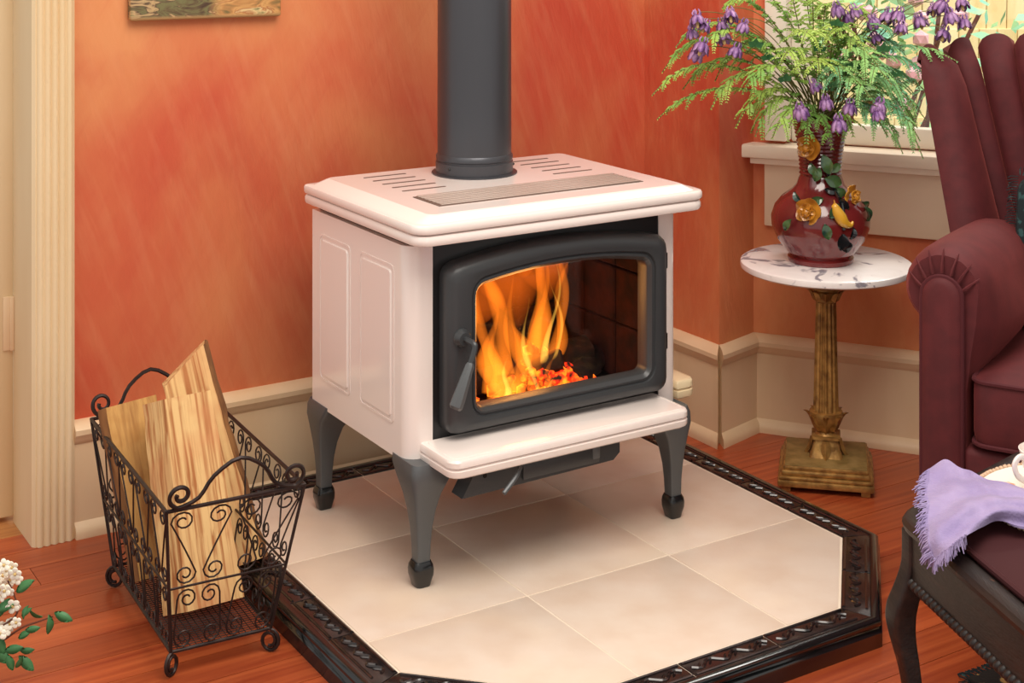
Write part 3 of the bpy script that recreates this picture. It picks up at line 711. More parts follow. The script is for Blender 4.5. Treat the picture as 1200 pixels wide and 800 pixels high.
def sub(poly, n=1):                       # refine polygon edges
    o = []
    for i in range(len(poly)):
        a, b = poly[i], poly[(i+1) % len(poly)]
        for k in range(n): o.append((a[0]+(b[0]-a[0])*k/n, a[1]+(b[1]-a[1])*k/n))
    return o
q1 = [(-.078, .002), (-.050, -.045), (.052, -.040), (.060, .020), (.0, .05), (-.06, .045)]
q1t = [(-.066, .018), (-.038, -.035), (.046, -.042), (.055, .010), (.0, .05), (-.05, .045)]
split_log('thick pale split log leaning at the front of the iron basket', (-.530, 2.632, .048), (-.602, 2.740, .374), sub(q1), sub(q1t), M['log'], (4, 5), 1)
q2 = [(-.05, -.030), (.056, -.034), (.066, .0), (.02, .035), (-.04, .03)]
q2t = [(-.052, -.020), (.038, -.022), (.050, .004), (.01, .030), (-.04, .026)]
split_log('tall split log with pointed slanted top standing behind the others in the basket', (-.520, 2.780, .048), (-.618, 2.862, .380), sub(q2), sub(q2t), M['log'], (1, 2), 9, cut=.62)
q3 = [(-.045, -.03), (.040, -.034), (.045, .015), (.0, .036), (-.05, .01)]
split_log('weathered tan split log at the back left of the iron basket', (-.640, 2.755, .048), (-.722, 2.842, .330), sub(q3), sub([(x*1.1, y*1.1) for x, y in q3]), M['log2'], (4, 0), 17)

# ------------------------------------------------------------------ painting on the wall
pb_ = B(); box(pb_, (-.166, -.012, 0), (.166, .010, .28), .006, 3)
pa = obj('wall_painting', pb_, M['painting']); pa.location = W(1.141, AW-.012, 1.028); pa.rotation_euler = (0, radians(.4), RZ)
tag(pa, 'unframed landscape painting on thick board hung high on the orange wall', 'painting')

# ------------------------------------------------------------------ side table
tc_ = Vector((.694, 3.335, 0)); trz = radians(-12)
tb = thing('side_table', 'round marble top side table on a gilt fluted column and square base', 'table', tc_, trz)
bm = lathe(B(), [(.02, .462), (.180, .462), (.187, .466), (.188, .472), (.187, .478), (.182, .481), (.0, .481)], 64); obj('marble_top', bm, M['marble'], tb)
bm = B()
for s, z0, z1, b_ in ((.102, .012, .026, .003), (.099, .026, .034, .003), (.094, .034, .046, .004), (.090, .046, .054, .002)): box(bm, (-s, -s, z0), (s, s, z1), b_)
bp = obj('base_plate', bm, M['gold'], tb)
obj('base_inlay', box(B(), (-.087, -.087, .0535), (.087, .087, .0555), .001), M['golddark'], bp)
for sx in (-1, 1):
    for sy in (-1, 1): obj('foot', box(B(), (sx*.084-.010, sy*.084-.010, 0), (sx*.084+.010, sy*.084+.010, .0125), .002), M['gold'], tb)
def fluted(z0, z1, r0, r1, nf, amp, n=96, mz=6):
    rings = []
    for i in range(mz+1):
        t = i/mz; r = r0+(r1-r0)*t
        rings.append([((r-amp*(.5+.5*cos(nf*2*pi*k/n)))*cos(2*pi*k/n), (r-amp*(.5+.5*cos(nf*2*pi*k/n)))*sin(2*pi*k/n), z0+(z1-z0)*t) for k in range(n)])
    return loft(B(), rings)
colm = obj('column', fluted(.150, .392, .0285, .0225, 14, .0040), M['gold'], tb, 60)
def leaves_ring(nl, r0, r1, z0, z1, w, curl=.006):
    bm = B()
    for k in range(nl):
        a = 2*pi*k/nl; er = Vector((cos(a), sin(a), 0)); et = Vector((-sin(a), cos(a), 0)); rows = []
        for i in range(7):
            t = i/6; ww = w*(.55+.5*sin(pi*min(t*1.1, 1)))*(1 if t < .8 else 1-(t-.8)*2.6); rr = r0+(r1-r0)*t+(curl*(t-.75)*4 if t > .75 else 0); zz = z0+(z1-z0)*t-(curl*(t-.8)*3 if t > .8 else 0)
            rows.append([er*(rr-.003)+et*(-ww)+Vector((0, 0, zz)), er*(rr+.004)+Vector((0, 0, zz)), er*(rr-.003)+et*ww+Vector((0, 0, zz)), er*(rr-.006)+Vector((0, 0, zz))])
        loft(bm, rows)
    return bm
bm = lathe(B(), [(.020, .390), (.026, .394), (.024, .400), (.026, .414), (.034, .420), (.034, .424), (.018, .432), (.013, .440), (.0125, .462)], 24); cp = obj('capital', bm, M['gold'], tb)
obj('leaf_collar', leaves_ring(8, .024, .036, .394, .420, .009), M['gold'], cp)
bm = lathe(B(), [(.024, .100), (.018, .106), (.020, .112), (.032, .128), (.037, .142), (.036, .150), (.028, .152)], 24); cu = obj('lower_cup', bm, M['gold'], tb)
obj('leaf_collar', leaves_ring(8, .022, .040, .110, .152, .012), M['gold'], cu)
bm = B(); rings = [[(x, y, z) for x, y in rrect(-s, s, -s, s, s*.2, 3)] for s, z in ((.036, .055), (.034, .060), (.028, .078), (.026, .092), (.031, .094), (.031, .100))]
loft(bm, rings); pi_ = obj('plinth', bm, M['gold'], tb)
obj('leaf_collar', leaves_ring(8, .030, .040, .092, .057, .011, .004), M['gold'], pi_)

# ------------------------------------------------------------------ vase with applied roses
vz = .4815; va = thing('rose_vase', 'oxblood ceramic vase with ribbed neck and applied yellow roses on the marble table', 'vase', (tc_.x-.012, tc_.y, vz), 0)
prof = [(.070, .0), (.072, .004), (.072, .010), (.066, .014), (.078, .026), (.096, .050), (.107, .078), (.108, .098), (.100, .122), (.084, .142), (.062, .158), (.052, .170), (.0475, .184)]
for k in range(13):
    z = .190+k*.0087; r = .046+.013*(k/12)**2; prof += [(r-.0012, z), (r+.0016, z+.0044)]
prof += [(.0615, .305), (.064, .312), (.065, .317), (.061, .3165), (.050, .300), (.040, .250), (.0, .246)]
obj('body', lathe(B(), prof, 56), M['vase'], va)
def vr(z):                                # outer radius of the vase at height z
    for (r0, z0), (r1, z1) in zip(prof[:-1], prof[1:]):
        if z0 <= z <= z1: return r0+(r1-r0)*(z-z0)/max(z1-z0, 1e-6)
    return .05
def vpt(az, z, out=0):                    # az: degrees, 0 towards the camera, positive to the right
    a = radians(az-90); r = vr(z)+out; return Vector((r*cos(a), r*sin(a), z)), Vector((cos(a), sin(a), 0))
def rose(az, z, R):
    p, nrm = vpt(az, z, .003); up = Vector((0, 0, 1)); tx = nrm.cross(up)*-1; bm = B()
    for ringi, (nr_, rad, hgt, ps) in enumerate(((5, .62, .10, .62), (5, .40, .38, .48), (3, .18, .55, .34))):
        for k in range(nr_):
            a = 2*pi*k/nr_+ringi*.6; er = tx*cos(a)+up*sin(a); et = -tx*sin(a)+up*cos(a); rows = []
            for i in range(5):
                t = i/4; ww = ps*R*(.5+.6*sin(pi*(.15+.75*t)))
                row = []
                for j in range(5):
                    s = (j/4-.5)*2; row.append(p+er*R*(rad*.35+rad*.9*t*(1-.18*s*s))+et*ww*s*.62+nrm*R*(hgt+.25*t*t-.16*abs(s)*t+(.22 if ringi else .05)*s*s*(1-t)))
                rows.append(row)
            V = [[bm.verts.new(q) for q in row] for row in rows]; U = [[bm.verts.new(q-nrm*R*.10) for q in row] for row in rows]
            for i in range(4):
                for j in range(4):
                    bm.faces.new((V[i][j], V[i+1][j], V[i+1][j+1], V[i][j+1])); bm.faces.new((U[i][j], U[i][j+1], U[i+1][j+1], U[i+1][j]))
            for j in range(4): bm.faces.new((V[4][j], U[4][j], U[4][j+1], V[4][j+1])); bm.faces.new((V[0][j+1], U[0][j+1], U[0][j], V[0][j]))
            for i in range(4): bm.faces.new((V[i][0], U[i][0], U[i+1][0], V[i+1][0])); bm.faces.new((V[i+1][4], U[i+1][4], U[i][4], V[i][4]))
    t = B(); bmesh.ops.create_uvsphere(t, u_segments=10, v_segments=8, radius=R*.25); merge(bm, t, Matrix.Translation(p+nrm*R*.5))
    return obj('applied_rose', bm, M['rose'], va, 60)
def vleaf(az, z, ln, wd, ang, m='vleaf'):
    p, nrm = vpt(az, z, .004); up = Vector((0, 0, 1)); tx = nrm.cross(up)*-1; d = tx*cos(radians(ang))+up*sin(radians(ang)); s = nrm.cross(d); rows = []
    for i in range(7):
        t = i/6; ww = wd*sin(pi*min(.04+t*.94, .985))**.8; q = p+d*ln*(t-.3)+nrm*(.004+.006*sin(pi*t)); rows.append([q-s*ww+nrm*.004, q, q+s*ww+nrm*.004, q-nrm*.004])
    return obj('applied_leaf', loft(B(), rows), M[m], va, 50)
for az, z, R in ((-36, .2575, .037), (-26, .128, .038), (46, .152, .033)): rose(az, z, R)
for az, z, l, w, an in ((-2, .230, .045, .013, -70), (10, .188, .040, .014, -20), (-16, .205, .032, .010, -110), (-30, .215, .030, .010, -60), (14, .212, .030, .010, 30), (-14, .150, .032, .010, 200), (-44, .148, .026, .008, 130), (58, .135, .028, .009, -40), (-46, .100, .03, .009, 240), (-6, .095, .034, .011, -75), (2, .125, .036, .011, 60), (52, .122, .034, .010, -70), (22, .165, .034, .011, -40)): vleaf(az, z, l, w, an)
for az, z, l, w, an in ((18, .145, .040, .010, -60), (12, .072, .036, .014, -100), (16, .060, .028, .013, -70), (22, .078, .026, .008, 70), (4, .168, .030, .008, -10)): vleaf(az, z, l, w, an, 'blackglaze')
p0, nrm = vpt(12, .118, .010); tx = nrm.cross(Vector((0, 0, 1)))*-1; bm = B()   # applied yellow bird
path = [p0-tx*.016+Vector((0, 0, .030)), p0-tx*.014+Vector((0, 0, .020)), p0-tx*.004+Vector((0, 0, .002)), p0+tx*.006-Vector((0, 0, .012)), p0+tx*.020-Vector((0, 0, .018)), p0+tx*.026-Vector((0, 0, .010))]
tube(bm, spline(path, 5), [.003, .005, .007, .0078, .0082, .009, .010, .011, .0118, .0124, .0128, .013, .0128, .0124, .0118, .011, .010, .0088, .0076, .0066, .0058, .005, .0042, .0036, .003, .002][:26], 10)
bird = obj('applied_bird', bm, M['bird'], va); obj('beak', tube(B(), [path[0], path[0]+Vector((0, 0, .008))-tx*.002], [.0025, .0008], 6), M['rose'], bird)
path = [vpt(-8, .240, .004)[0], vpt(4, .205, .006)[0], vpt(14, .175, .006)[0], vpt(18, .140, .006)[0], vpt(14, .09, .005)[0]]
obj('applied_branch', tube(B(), spline(path, 5), .004, 7), M['blackglaze'], va)

# ------------------------------------------------------------------ ferns and columbines in the vase
mouth = Vector((tc_.x-.012, tc_.y, vz+.312))
OWN = {(764, 112): 'fern frond whose drooping tip reaches furthest left across the wall corner', (770, 140): 'low fern frond hanging just below the leftmost frond tip', (792, 55): 'fern frond curving behind the left cluster of purple blooms',
       (862, 150): 'fern frond with its tip hanging left of the window sill', (905, 162): 'fern frond drooping lowest on the left, in front of the sill', (905, -30): 'tall fern frond in front of the white window casing', (846, 10): 'fern frond rising up left past the purple blooms',
       (1122, 72): 'fern frond lying across the top of the armchair back', (1082, 186): 'blue green frond hanging lowest beside the armchair wing', (1092, 90): 'blue green frond ending against the armchair upper edge', (945, 168): 'short frond hanging over the left of the vase neck', (975, 175): 'short frond hanging down the middle of the vase neck',
       (1000, 160): 'short frond hanging over the right of the vase rim', (925, 150): 'short frond spilling over the left end of the vase rim'}
def frond(tip, lift, m, label, group, width=.055, uv=None):
    label = OWN.get(uv, label)
    j = Vector((random.uniform(-.026, .026), random.uniform(-.026, .026), 0)); p0 = mouth+j; base = p0-Vector((j.x*.3, j.y*.3, .05))
    tip = Vector(tip); hor = tip-p0; fr_h = .64 if hor.x < -.12 or hor.z < 0 else .45; ctrl = p0+Vector((hor.x*fr_h, hor.y*fr_h, max(0, hor.z)+lift)); curve = bez(p0, ctrl, tip, 40)
    root = thing('fern_frond', label, 'fern', mouth, 0, group)
    st = tube(B(), [base-mouth]+[q-mouth for q in curve[::3]], .0013, 4); obj('stem', st, M['stem'], root)
    bm = B(); st2 = B()
    def leafrow(pts, ln, gap, taper):
        Lt = sum((pts[i+1]-pts[i]).length for i in range(len(pts)-1)); k_ = max(4, int(Lt/gap))
        for i in range(k_):
            f = (i+.7)/k_; q = f*(len(pts)-1); k = min(int(q), len(pts)-2); p = pts[k].lerp(pts[k+1], q-k)-mouth; t = (pts[k+1]-pts[k]).normalized()
            sd = t.cross(Vector((0, 0, 1)))
            if sd.length < .25: sd = t.cross(Vector((0, 1, 0)))
            sd.normalize(); l = ln*(1-taper*f**1.6)*random.uniform(.8, 1.2)
            for sg in (-1, 1):
                d = (sd*sg*.85+t*.5+Vector((random.uniform(-.2, .2), random.uniform(-.2, .2), random.uniform(-.55, .05)))).normalized(); o = d.cross(Vector((random.uniform(-.4, .4), -1, .3))).normalized()*l*.20
                vs = [bm.verts.new(x) for x in (p, p+d*l*.35+o, p+d*l, p+d*l*.35-o)]; bm.faces.new(vs)
    L_ = sum((curve[i+1]-curve[i]).length for i in range(39))
    leafrow(curve[10:], .0155, .0060, .6)
    nb = max(4, int(L_*.72/.020)); 
    for i in range(nb):
        f = .24+.68*(i+.5)/nb; k = int(f*38); p = curve[k]; t = (curve[k+1]-curve[k]).normalized(); sg = 1 if i % 2 else -1
        sd = t.cross(Vector((0, 0, 1)))
        if sd.length < .25: sd = t.cross(Vector((0, 1, 0)))
        sd.normalize(); ln = width*1.25*sin(pi*(.16+.80*(1-f)))**.7*random.uniform(.8, 1.25); d = (sd*sg*.8+t*.75).normalized()
        br = bez(p, p+d*ln*.6+Vector((0, 0, .004)), p+d*ln-Vector((0, 0, ln*random.uniform(.15, .6))), 8)
        tube(st2, [q-mouth for q in br], .0007, 3); leafrow(br, .0130, .0050, .65)
    obj('side_stems', st2, M['stem'], root)
    obj('leaflets', bm, m, root, kind='stuff'); return root
fl_l = 'long feathery fern frond arching left out of the vase'; gl_l = 'fern fronds on the left of the vase'
dv = tc_.y
for (u, v, dd, lift, mm, wd) in ((764, 112, -.02, .16, 'fern', .030), (770, 140, .0, .14, 'fern', .030), (776, 85, .02, .20, 'fern', .034), (792, 55, -.05, .16, 'fern', .036), (833, 128, -.06, .17, 'fern', .034), (862, 150, -.08, .15, 'fern', .036), (838, 95, .05, .2, 'fern', .038), (885, 160, -.05, .12, 'fern', .040), (820, 60, -.12, .14, 'fern', .034), (870, 110, -.14, .14, 'fern', .045), (905, 162, -.10, .09, 'fern', .040), (800, 105, .03, .17, 'fern', .036), (855, 70, -.05, .13, 'fern', .045), (880, 135, .02, .12, 'fern', .045)):
    frond(pd(u, v, dv+dd), lift, M[mm], fl_l, gl_l, wd, (u, v))
fl_u = 'upright light green fern frond standing in the middle of the vase'; gl_u = 'upright fern fronds in the vase'
for (u, v, dd, lift, mm, wd) in ((905, -30, .03, .05, 'fern', .045), (925, -45, .0, .05, 'fern', .05), (950, -40, -.04, .05, 'fern', .05), (880, 0, .0, .07, 'fern', .045), (846, 10, .04, .1, 'fern', .04), (985, 45, -.12, .1, 'fern', .055), (940, 50, -.16, .09, 'fern', .055), (1010, 60, -.10, .1, 'fern', .055), (1030, 80, -.14, .12, 'fernblue', .055), (960, 85, -.18, .08, 'fern', .05), (915, 75, -.14, .1, 'fern', .055), (985, 95, -.17, .08, 'fernblue', .05), (970, 10, -.06, .06, 'fern', .05), (1015, 20, -.05, .07, 'fern', .05)):
    frond(pd(u, v, dv+dd), lift, M[mm], fl_u, gl_u, wd, (u, v))
fl_r = 'blue green fern frond drooping right towards the armchair'; gl_r = 'fern fronds on the right of the vase'
for (u, v, dd, lift, mm, wd) in ((1082, 186, -.10, .14, 'fernblue', .036), (1058, 180, -.06, .10, 'fernblue', .036), (1092, 90, -.12, .12, 'fernblue', .040), (1122, 72, -.14, .10, 'fernblue', .034), (1075, 150, -.05, .14, 'fernblue', .045), (1072, 125, -.12, .13, 'fernblue', .05), (1060, 60, -.04, .1, 'fernblue', .05), (1045, 100, -.18, .12, 'fernblue', .05), (1078, 165, -.14, .13, 'fernblue', .042), (1020, 115, -.17, .10, 'fernblue', .05), (1050, 40, -.08, .08, 'fernblue', .05), (1088, 110, -.05, .14, 'fernblue', .045), (1040, 160, -.12, .08, 'fernblue', .04), (1068, 110, .03, .12, 'fernblue', .05), (1085, 140, -.08, .15, 'fernblue', .045)):
    frond(pd(u, v, dv+dd), lift, M[mm], fl_r, gl_r, wd, (u, v))
fl_b = 'short fern frond hanging down over the rim of the vase'; gl_b = 'short fronds over the vase rim'
for (u, v, dd, lift, wd) in ((945, 168, -.10, .05, .026), (975, 175, -.10, .05, .026), (1000, 160, -.1, .05, .03), (925, 150, -.1, .06, .03)):
    frond(pd(u, v, dv+dd), lift, M['fern'], fl_b, gl_b, wd, (u, v))
# columbine: shared blossom mesh, hanging bell of five spurred petals
bb = B()
for k in range(7):
    a = 2*pi*k/7; er = Vector((cos(a), sin(a), 0)); et = Vector((-sin(a), cos(a), 0))
    rows = [[er*r+et*w*s+Vector((0, 0, z)) for s in (-1, 0, 1)]+[er*(r-.0015)+Vector((0, 0, z))] for r, w, z in ((.001, .001, .009), (.0075, .0042, .007), (.0125, .0066, .0), (.0140, .0058, -.008), (.0160, .0014, -.0125))]
    loft(bb, rows)
for k in range(5):
    a = 2*pi*k/5+.3; er = Vector((cos(a), sin(a), 0)); tube(bb, [er*.004+Vector((0, 0, .004)), er*.008+Vector((0, 0, .012)), er*.005+Vector((0, 0, .018))], [.002, .0016, .0012], 5)
bme = bpy.data.meshes.new('blossom'); bb.to_mesh(bme); bb.free(); bme.materials.append(M['petal'])
for f in bme.polygons: f.use_smooth = True
cb = lathe(B(), [(.001, -.016), (.003, -.014), (.003, -.004), (.001, 0)], 8); cme = bpy.data.meshes.new('blossom_centre'); cb.to_mesh(cme); cb.free(); cme.materials.append(M['centre'])
FLW = [(817, 23), (826, 31), (811, 39), (822, 55), (816, 64), (856, 18), (847, 43), (871, 31), (862, 60), (846, 30), (981, 11), (1002, 13), (993, 21), (1023, 25), (1027, 45), (1040, 20), (1053, 18), (1056, 33), (1078, 25), (1104, 6), (1094, 11), (1127, 4), (1114, 20), (1130, 27), (1106, 40), (955, 101), (938, 130), (968, 120), (996, 126), (983, 145), (1030, 125), (1029, 134)]
OWNF = {(811, 39): 'leftmost purple columbine bloom of the bouquet', (816, 64): 'lowest bloom of the left columbine cluster', (871, 31): 'rightmost bloom of the left columbine cluster', (1130, 27): 'rightmost columbine bloom, just above the armchair back', (1127, 4): 'topmost columbine bloom at the far right of the bouquet',
        (955, 101): 'columbine bloom above the vase mouth, highest of the low ones', (938, 130): 'columbine bloom at the left of the vase mouth', (983, 145): 'columbine bloom hanging lowest over the vase neck', (981, 11): 'columbine bloom furthest left in the high right cluster', (1106, 40): 'columbine bloom hanging lowest above the armchair back'}
for i, (u, v) in enumerate(FLW):
    dep = dv + (-.10 if u < 900 else -.14 if v > 90 else -.08) + random.uniform(-.03, .03)
    p = pd(u, v, dep); left = u < 900; low = v > 90
    lab, grp = (('purple columbine bloom nodding on the far left of the bouquet', 'columbines on the left of the bouquet') if left else ('purple columbine bloom tucked low near the vase rim', 'columbines near the vase rim') if low else ('purple columbine bloom high on the right of the bouquet', 'columbines high on the right of the bouquet'))
    root = thing('columbine', OWNF.get((u, v), lab), 'flower', mouth, 0, grp); hor = p-mouth
    rot = Vector((random.uniform(-.5, .5), random.uniform(-.5, .5), random.uniform(0, 6)))
    top = p+Vector((0, 0, .016)); c = bez(mouth-Vector((-.01, 0, .06)), mouth+Vector((hor.x*.35, hor.y*.35, max(hor.z, 0)*.9+.05)), top, 18)
    obj('stem', tube(B(), [q-mouth for q in c], .0010, 4), M['stem'], root)
    s = random.uniform(.95, 1.25); b_ = inst('blossom', bme, root, p-mouth, rot, (s, s, s)); inst('blossom_centre', cme, b_)
# a few broad columbine leaves among the stems
for (u, v, s) in ((885, 55, .020), (900, 70, .018), (980, 30, .018), (1000, 80, .02), (1035, 60, .02), (960, 60, .018), (920, 95, .018), (1050, 90, .02)):
    p = pd(u, v, dv-.10); root = thing('leaf_sprig', 'dark green lobed columbine leaf among the fern fronds', 'leaf', mouth, 0, 'columbine leaves in the bouquet'); bm = B()
    for k in (-1, 0, 1):
        a = k*1.0+random.uniform(-.2, .2)+pi/2; d = Vector((cos(a), -.3, sin(a))); w_ = Vector((-sin(a), 0, cos(a)))
        q = p-mouth; vs = [bm.verts.new(x) for x in (q, q+d*s*.5+w_*s*.4, q+d*s, q+d*s*.5-w_*s*.4)]; bm.faces.new(vs)
    bmesh.ops.solidify(bm, geom=bm.faces[:], thickness=.0006)
    obj('leaf', bm, M['leafg'], root); obj('stem', tube(B(), [q-mouth for q in bez(mouth-Vector((0, 0, .05)), mouth+Vector(((p.x-mouth.x)*.3, -.02, .08)), p, 10)], .001, 4), M['stem'], root)

# ------------------------------------------------------------------ wing armchair
ch = thing('armchair', 'burgundy velvet wing armchair with scalloped channel back and rolled arms by the window', 'armchair', (1.033, 2.560, 0), radians(-30))
# local axes: x to the chair's right as seen, y back, front plane y = 0
def cpart(name, bm, m='velvet', angle=50, parent=None): return obj(name, bm, M[m], parent or ch, angle)
HWX = .300
for sg in (-1, 1):
    cx = sg*HWX
    # build the outline so that the outer side hangs over and the inner side runs down into the seat
    rings2 = []
    for i in range(15):
        t = i/14; y = .004+.47*t; r = .076+.006*sin(pi*t*.8)-(.014 if i in (0, 14) else .004 if i in (1, 13) else 0); zc = .576-.030*t; o = -sg; pts = []
        for k in range(17):               # from the outer underside over the top to the inner side
            a = radians(-50+230*k/16); pts.append((cx+sg*r*cos(a), y-(.010 if i == 1 else 0), zc+r*sin(a)))
        inn = .040+.034*sin(pi*min(1, t*1.2)) - (.012 if i == 0 else 0)
        pts += [(cx-sg*(inn+.030), y, zc-.055), (cx-sg*(inn+.022), y, .47), (cx-sg*.042, y, .40), (cx-sg*.040, y, .115), (cx+sg*.036, y, .115), (cx+sg*.038, y, .50)]
        rings2.append(pts)
    arm = cpart('arm', loft(B(), rings2))
    # padded front facing with rounded top, piping and pleats
    fpoly = [(cx-.036, .112), (cx+.036, .112), (cx+.036, .560)]+[(cx+.036*cos(pi*k/12), .566+.036*sin(pi*k/12)) for k in range(1, 12)]+[(cx-.036, .560)]
    bm = B(); loft(bm, [[(x, .012, z) for x, z in fpoly], [(x, -.006, z) for x, z in fpoly], [(cx+(x-cx)*.86, -.014, z-.004) for x, z in fpoly], [(cx+(x-cx)*.5, -.017, z-.012) for x, z in fpoly]])
    fac = cpart('arm_facing', bm, parent=arm)
    cpart('piping', tube(B(), [(x, -.006, z) for x, z in fpoly[1:]+fpoly[:1]], .0042, 6), 'piping', parent=arm)
    for k in range(7):
        a = radians(20+140*k/6); cpart('pleat', tube(B(), spline([(cx+.040*cos(a), -.004, .567+.040*sin(a)), (cx+.052*cos(a), -.002, .572+.054*sin(a)), (cx+.068*cos(a), .010, .578+.070*sin(a))], 3), [.0030]*3+[.0022]*3+[.0008], 5), 'velvet', parent=arm)
# seat: front rail, cushion with piping
cpart('front_rail', box(B(), (-HWX+.036, -.004, .115), (HWX-.036, .05, .300), .012, 3))
cpart('seat_base', box(B(), (-HWX+.03, .05, .13), (HWX-.03, .62, .30), .01))
bm = B(); cy0, cy1, cxx = -.012, .56, HWX-.052; rings = []
for ins, z in ((.02, .302), (.004, .310), (0, .33), (0, .415), (.003, .425)): rings.append([(x, y, z) for x, y in rrect(-cxx+ins, cxx-ins, cy0+ins, cy1-ins, .03, 5)])
for k in range(1, 5):
    f = k/4; ins = .003+.16*f; rings.append([(x, y, .428+.020*sin(pi/2*f)) for x, y in rrect(-cxx+ins, cxx-ins, cy0+ins, cy1-ins, .03, 5)])
cus = cpart('seat_cushion', loft(B(), rings)); 
for z in (.424, .312): cpart('piping', tube(B(), [(x, y, z) for x, y in rrect(-cxx, cxx, cy0, cy1, .03, 5)], .0042, 6, True), 'piping', parent=cus)
# channel back
xb = [-.338, -.285, -.245, -.200, -.140, -.07, 0]; yb = [.385, .560, .585, .60, .61, .617, .62]; zbm = [.50, .42, .40, .40, .40, .40, .40]
xt = [-.440, -.420, -.372, -.300, -.212, -.108, 0]; yt = [.470, .556, .580, .592, .602, .608, .610]; ztp = [.935, .945, .957, .965, .975, .982, .985]
bnd = [(xb[i], yb[i], zbm[i], xt[i], yt[i], ztp[i]) for i in range(7)]; bnd += [(-b[0], b[1], b[2], -b[3], b[4], b[5]) for b in bnd[:6][::-1]]
TH = .10
def bpt(b, t): return Vector((b[0]+(b[3]-b[0])*t, b[1]+(b[4]-b[1])*t, b[2]+(b[5]-b[2])*t))
for i in range(12):
    A_, C_ = bnd[i], bnd[i+1]; rings = []
    for j in range(15):
        t = j/14; p, q = bpt(A_, t), bpt(C_, t); acr = q-p; wdt = acr.length; nr_ = Vector((acr.y, -acr.x, 0)).normalized(); row = []
        tt = min(1, t); fall = 1 if t < .86 else sqrt(max(0, 1-((t-.86)/.14)**2)); bul = min(.034, wdt*.30)
        for k in range(9):
            s = k/8; cr = sqrt(max(0, 1-(2*s-1)**2)); top_ = .028*cr*max(0, (t-.7)/.3)
            row.append(p+acr*s+nr_*(bul*cr*fall-(1-fall)*.035)+Vector((0, 0, top_)))
        bk_ = nr_*-(.03 if i in (0, 11) else TH)
        row += [q+bk_*(1 if t < .95 else .85)+Vector((0, 0, .004)), p+bk_*(1 if t < .95 else .85)+Vector((0, 0, .004))]; rings.append(row)
    cpart('back_channel', loft(B(), rings))
for sx in (-.32, .32):
    for yy in (.045, .58):
        f_ = cpart('ball_foot', lathe(B(), [(.012, 0), (.026, .006), (.034, .024), (.030, .044), (.018, .056), (.016, .064), (.030, .074), (.034, .100), (.034, .116)], 20, (sx, yy, 0)), 'darkwood')
        cpart('carved_ring', tube(B(), [(sx+.034*cos(2*pi*k/16), yy+.034*sin(2*pi*k/16), .026) for k in range(16)], .004, 5, True), 'darkwood', parent=f_)
# dark cushion with fringe on the seat
pw = B(); rings = []
for k in range(9):
    f = -1+k/4; s = .148*(1-.10*abs(f)**1.5) if abs(f) < 1 else .105; rings.append([(x, f*.05*(1), z) for x, z in rrect(-s, s, -s, s, .03, 5)])
loft(pw, rings); pil = obj('throw_pillow', pw, M['pillow']); pil.parent = None
chm = Matrix.Translation((1.033, 2.560, 0)) @ Matrix.Rotation(radians(-30), 4, 'Z')
pil.matrix_world = chm @ Matrix.Translation((-.108, .400, .575)) @ Matrix.Rotation(radians(-14), 4, 'X')
tag(pil, 'dark teal patterned cushion propped on the armchair seat', 'pillow')
fr = B()
for k in range(56):
    s = -.145+.29*k/55
    for (x, z, dx, dz) in ((-.148, s, -1, 0), (s, .148, 0, 1)):
        tube(fr, [(x, 0, z), (x+dx*.012+random.uniform(-.004, .004), random.uniform(-.008, .008), z+dz*.012), (x+dx*.02, random.uniform(-.012, .012), z+dz*.02-.004)], .0012, 3)
obj('fringe', fr, M['pillow'], pil, kind='stuff')

# ------------------------------------------------------------------ footstool with towel, mat and cup
SZ = .360
Lc, Nc, Rc, Kc = Vector((.580, 2.256)), Vector((.672, 1.82)), Vector((1.10, 1.92)), Vector((.862, 2.530))
cen = (Lc+Nc+Rc+Kc)/4; so = Vector((cen.x, cen.y, 0))
fs = thing('footstool', 'dark carved wooden footstool with burgundy velvet seat in front of the armchair', 'footstool', so, 0)
quad = [Lc-cen, Nc-cen, Rc-cen, Kc-cen]
def rquad(ins, r, seg=5):
    P = offset_poly([tuple(q) for q in quad], -ins); o = []
    for i in range(4):
        p = P[i]; a = (P[i-1]-p).normalized(); b = (P[(i+1) % 4]-p).normalized()
        for k in range(seg+1):
            t = k/seg; o.append((p+a*r)*(1-t)**2+p*2*t*(1-t)+(p+b*r)*t*t)
    return o
def qrings(spec): return [[(*p, z) for p in rquad(i, r)] for i, r, z in spec]
fr_ = obj('seat_frame', loft(B(), qrings([(.004, .035, SZ-.024), (-.004, .04, SZ-.018), (-.006, .04, SZ-.010), (-.002, .038, SZ-.003), (.006, .035, SZ), (.022, .03, SZ-.001), (.030, .03, SZ-.006)])), M['darkwood'], fs, 30)
obj('apron', loft(B(), qrings([(.010, .012, SZ-.094), (.006, .014, SZ-.088), (.006, .014, SZ-.024), (.05, .014, SZ-.024), (.05, .014, SZ-.094)]), cap=False), M['darkwood'], fs, 30)
vs_ = obj('velvet_seat', loft(B(), qrings([(.034, .03, SZ-.010), (.030, .03, SZ-.002), (.034, .03, SZ+.005), (.050, .03, SZ+.009), (.09, .03, SZ+.014), (.15, .02, SZ+.017)])), M['dkvelvet'], fs)
obj('piping', tube(B(), [(*p, SZ+.003) for p in rquad(.031, .03)], .0045, 6, True), M['dkvelvet'], vs_)
bead = B(); t = lathe(bead, [(.003, -.0068), (.0082, -.0045), (.0094, 0), (.0082, .0045), (.003, .0068)], 10); bme2 = bpy.data.meshes.new('rope_bead'); bead.to_mesh(bme2); bead.free(); bme2.materials.append(M['darkwood'])
for f in bme2.polygons: f.use_smooth = True
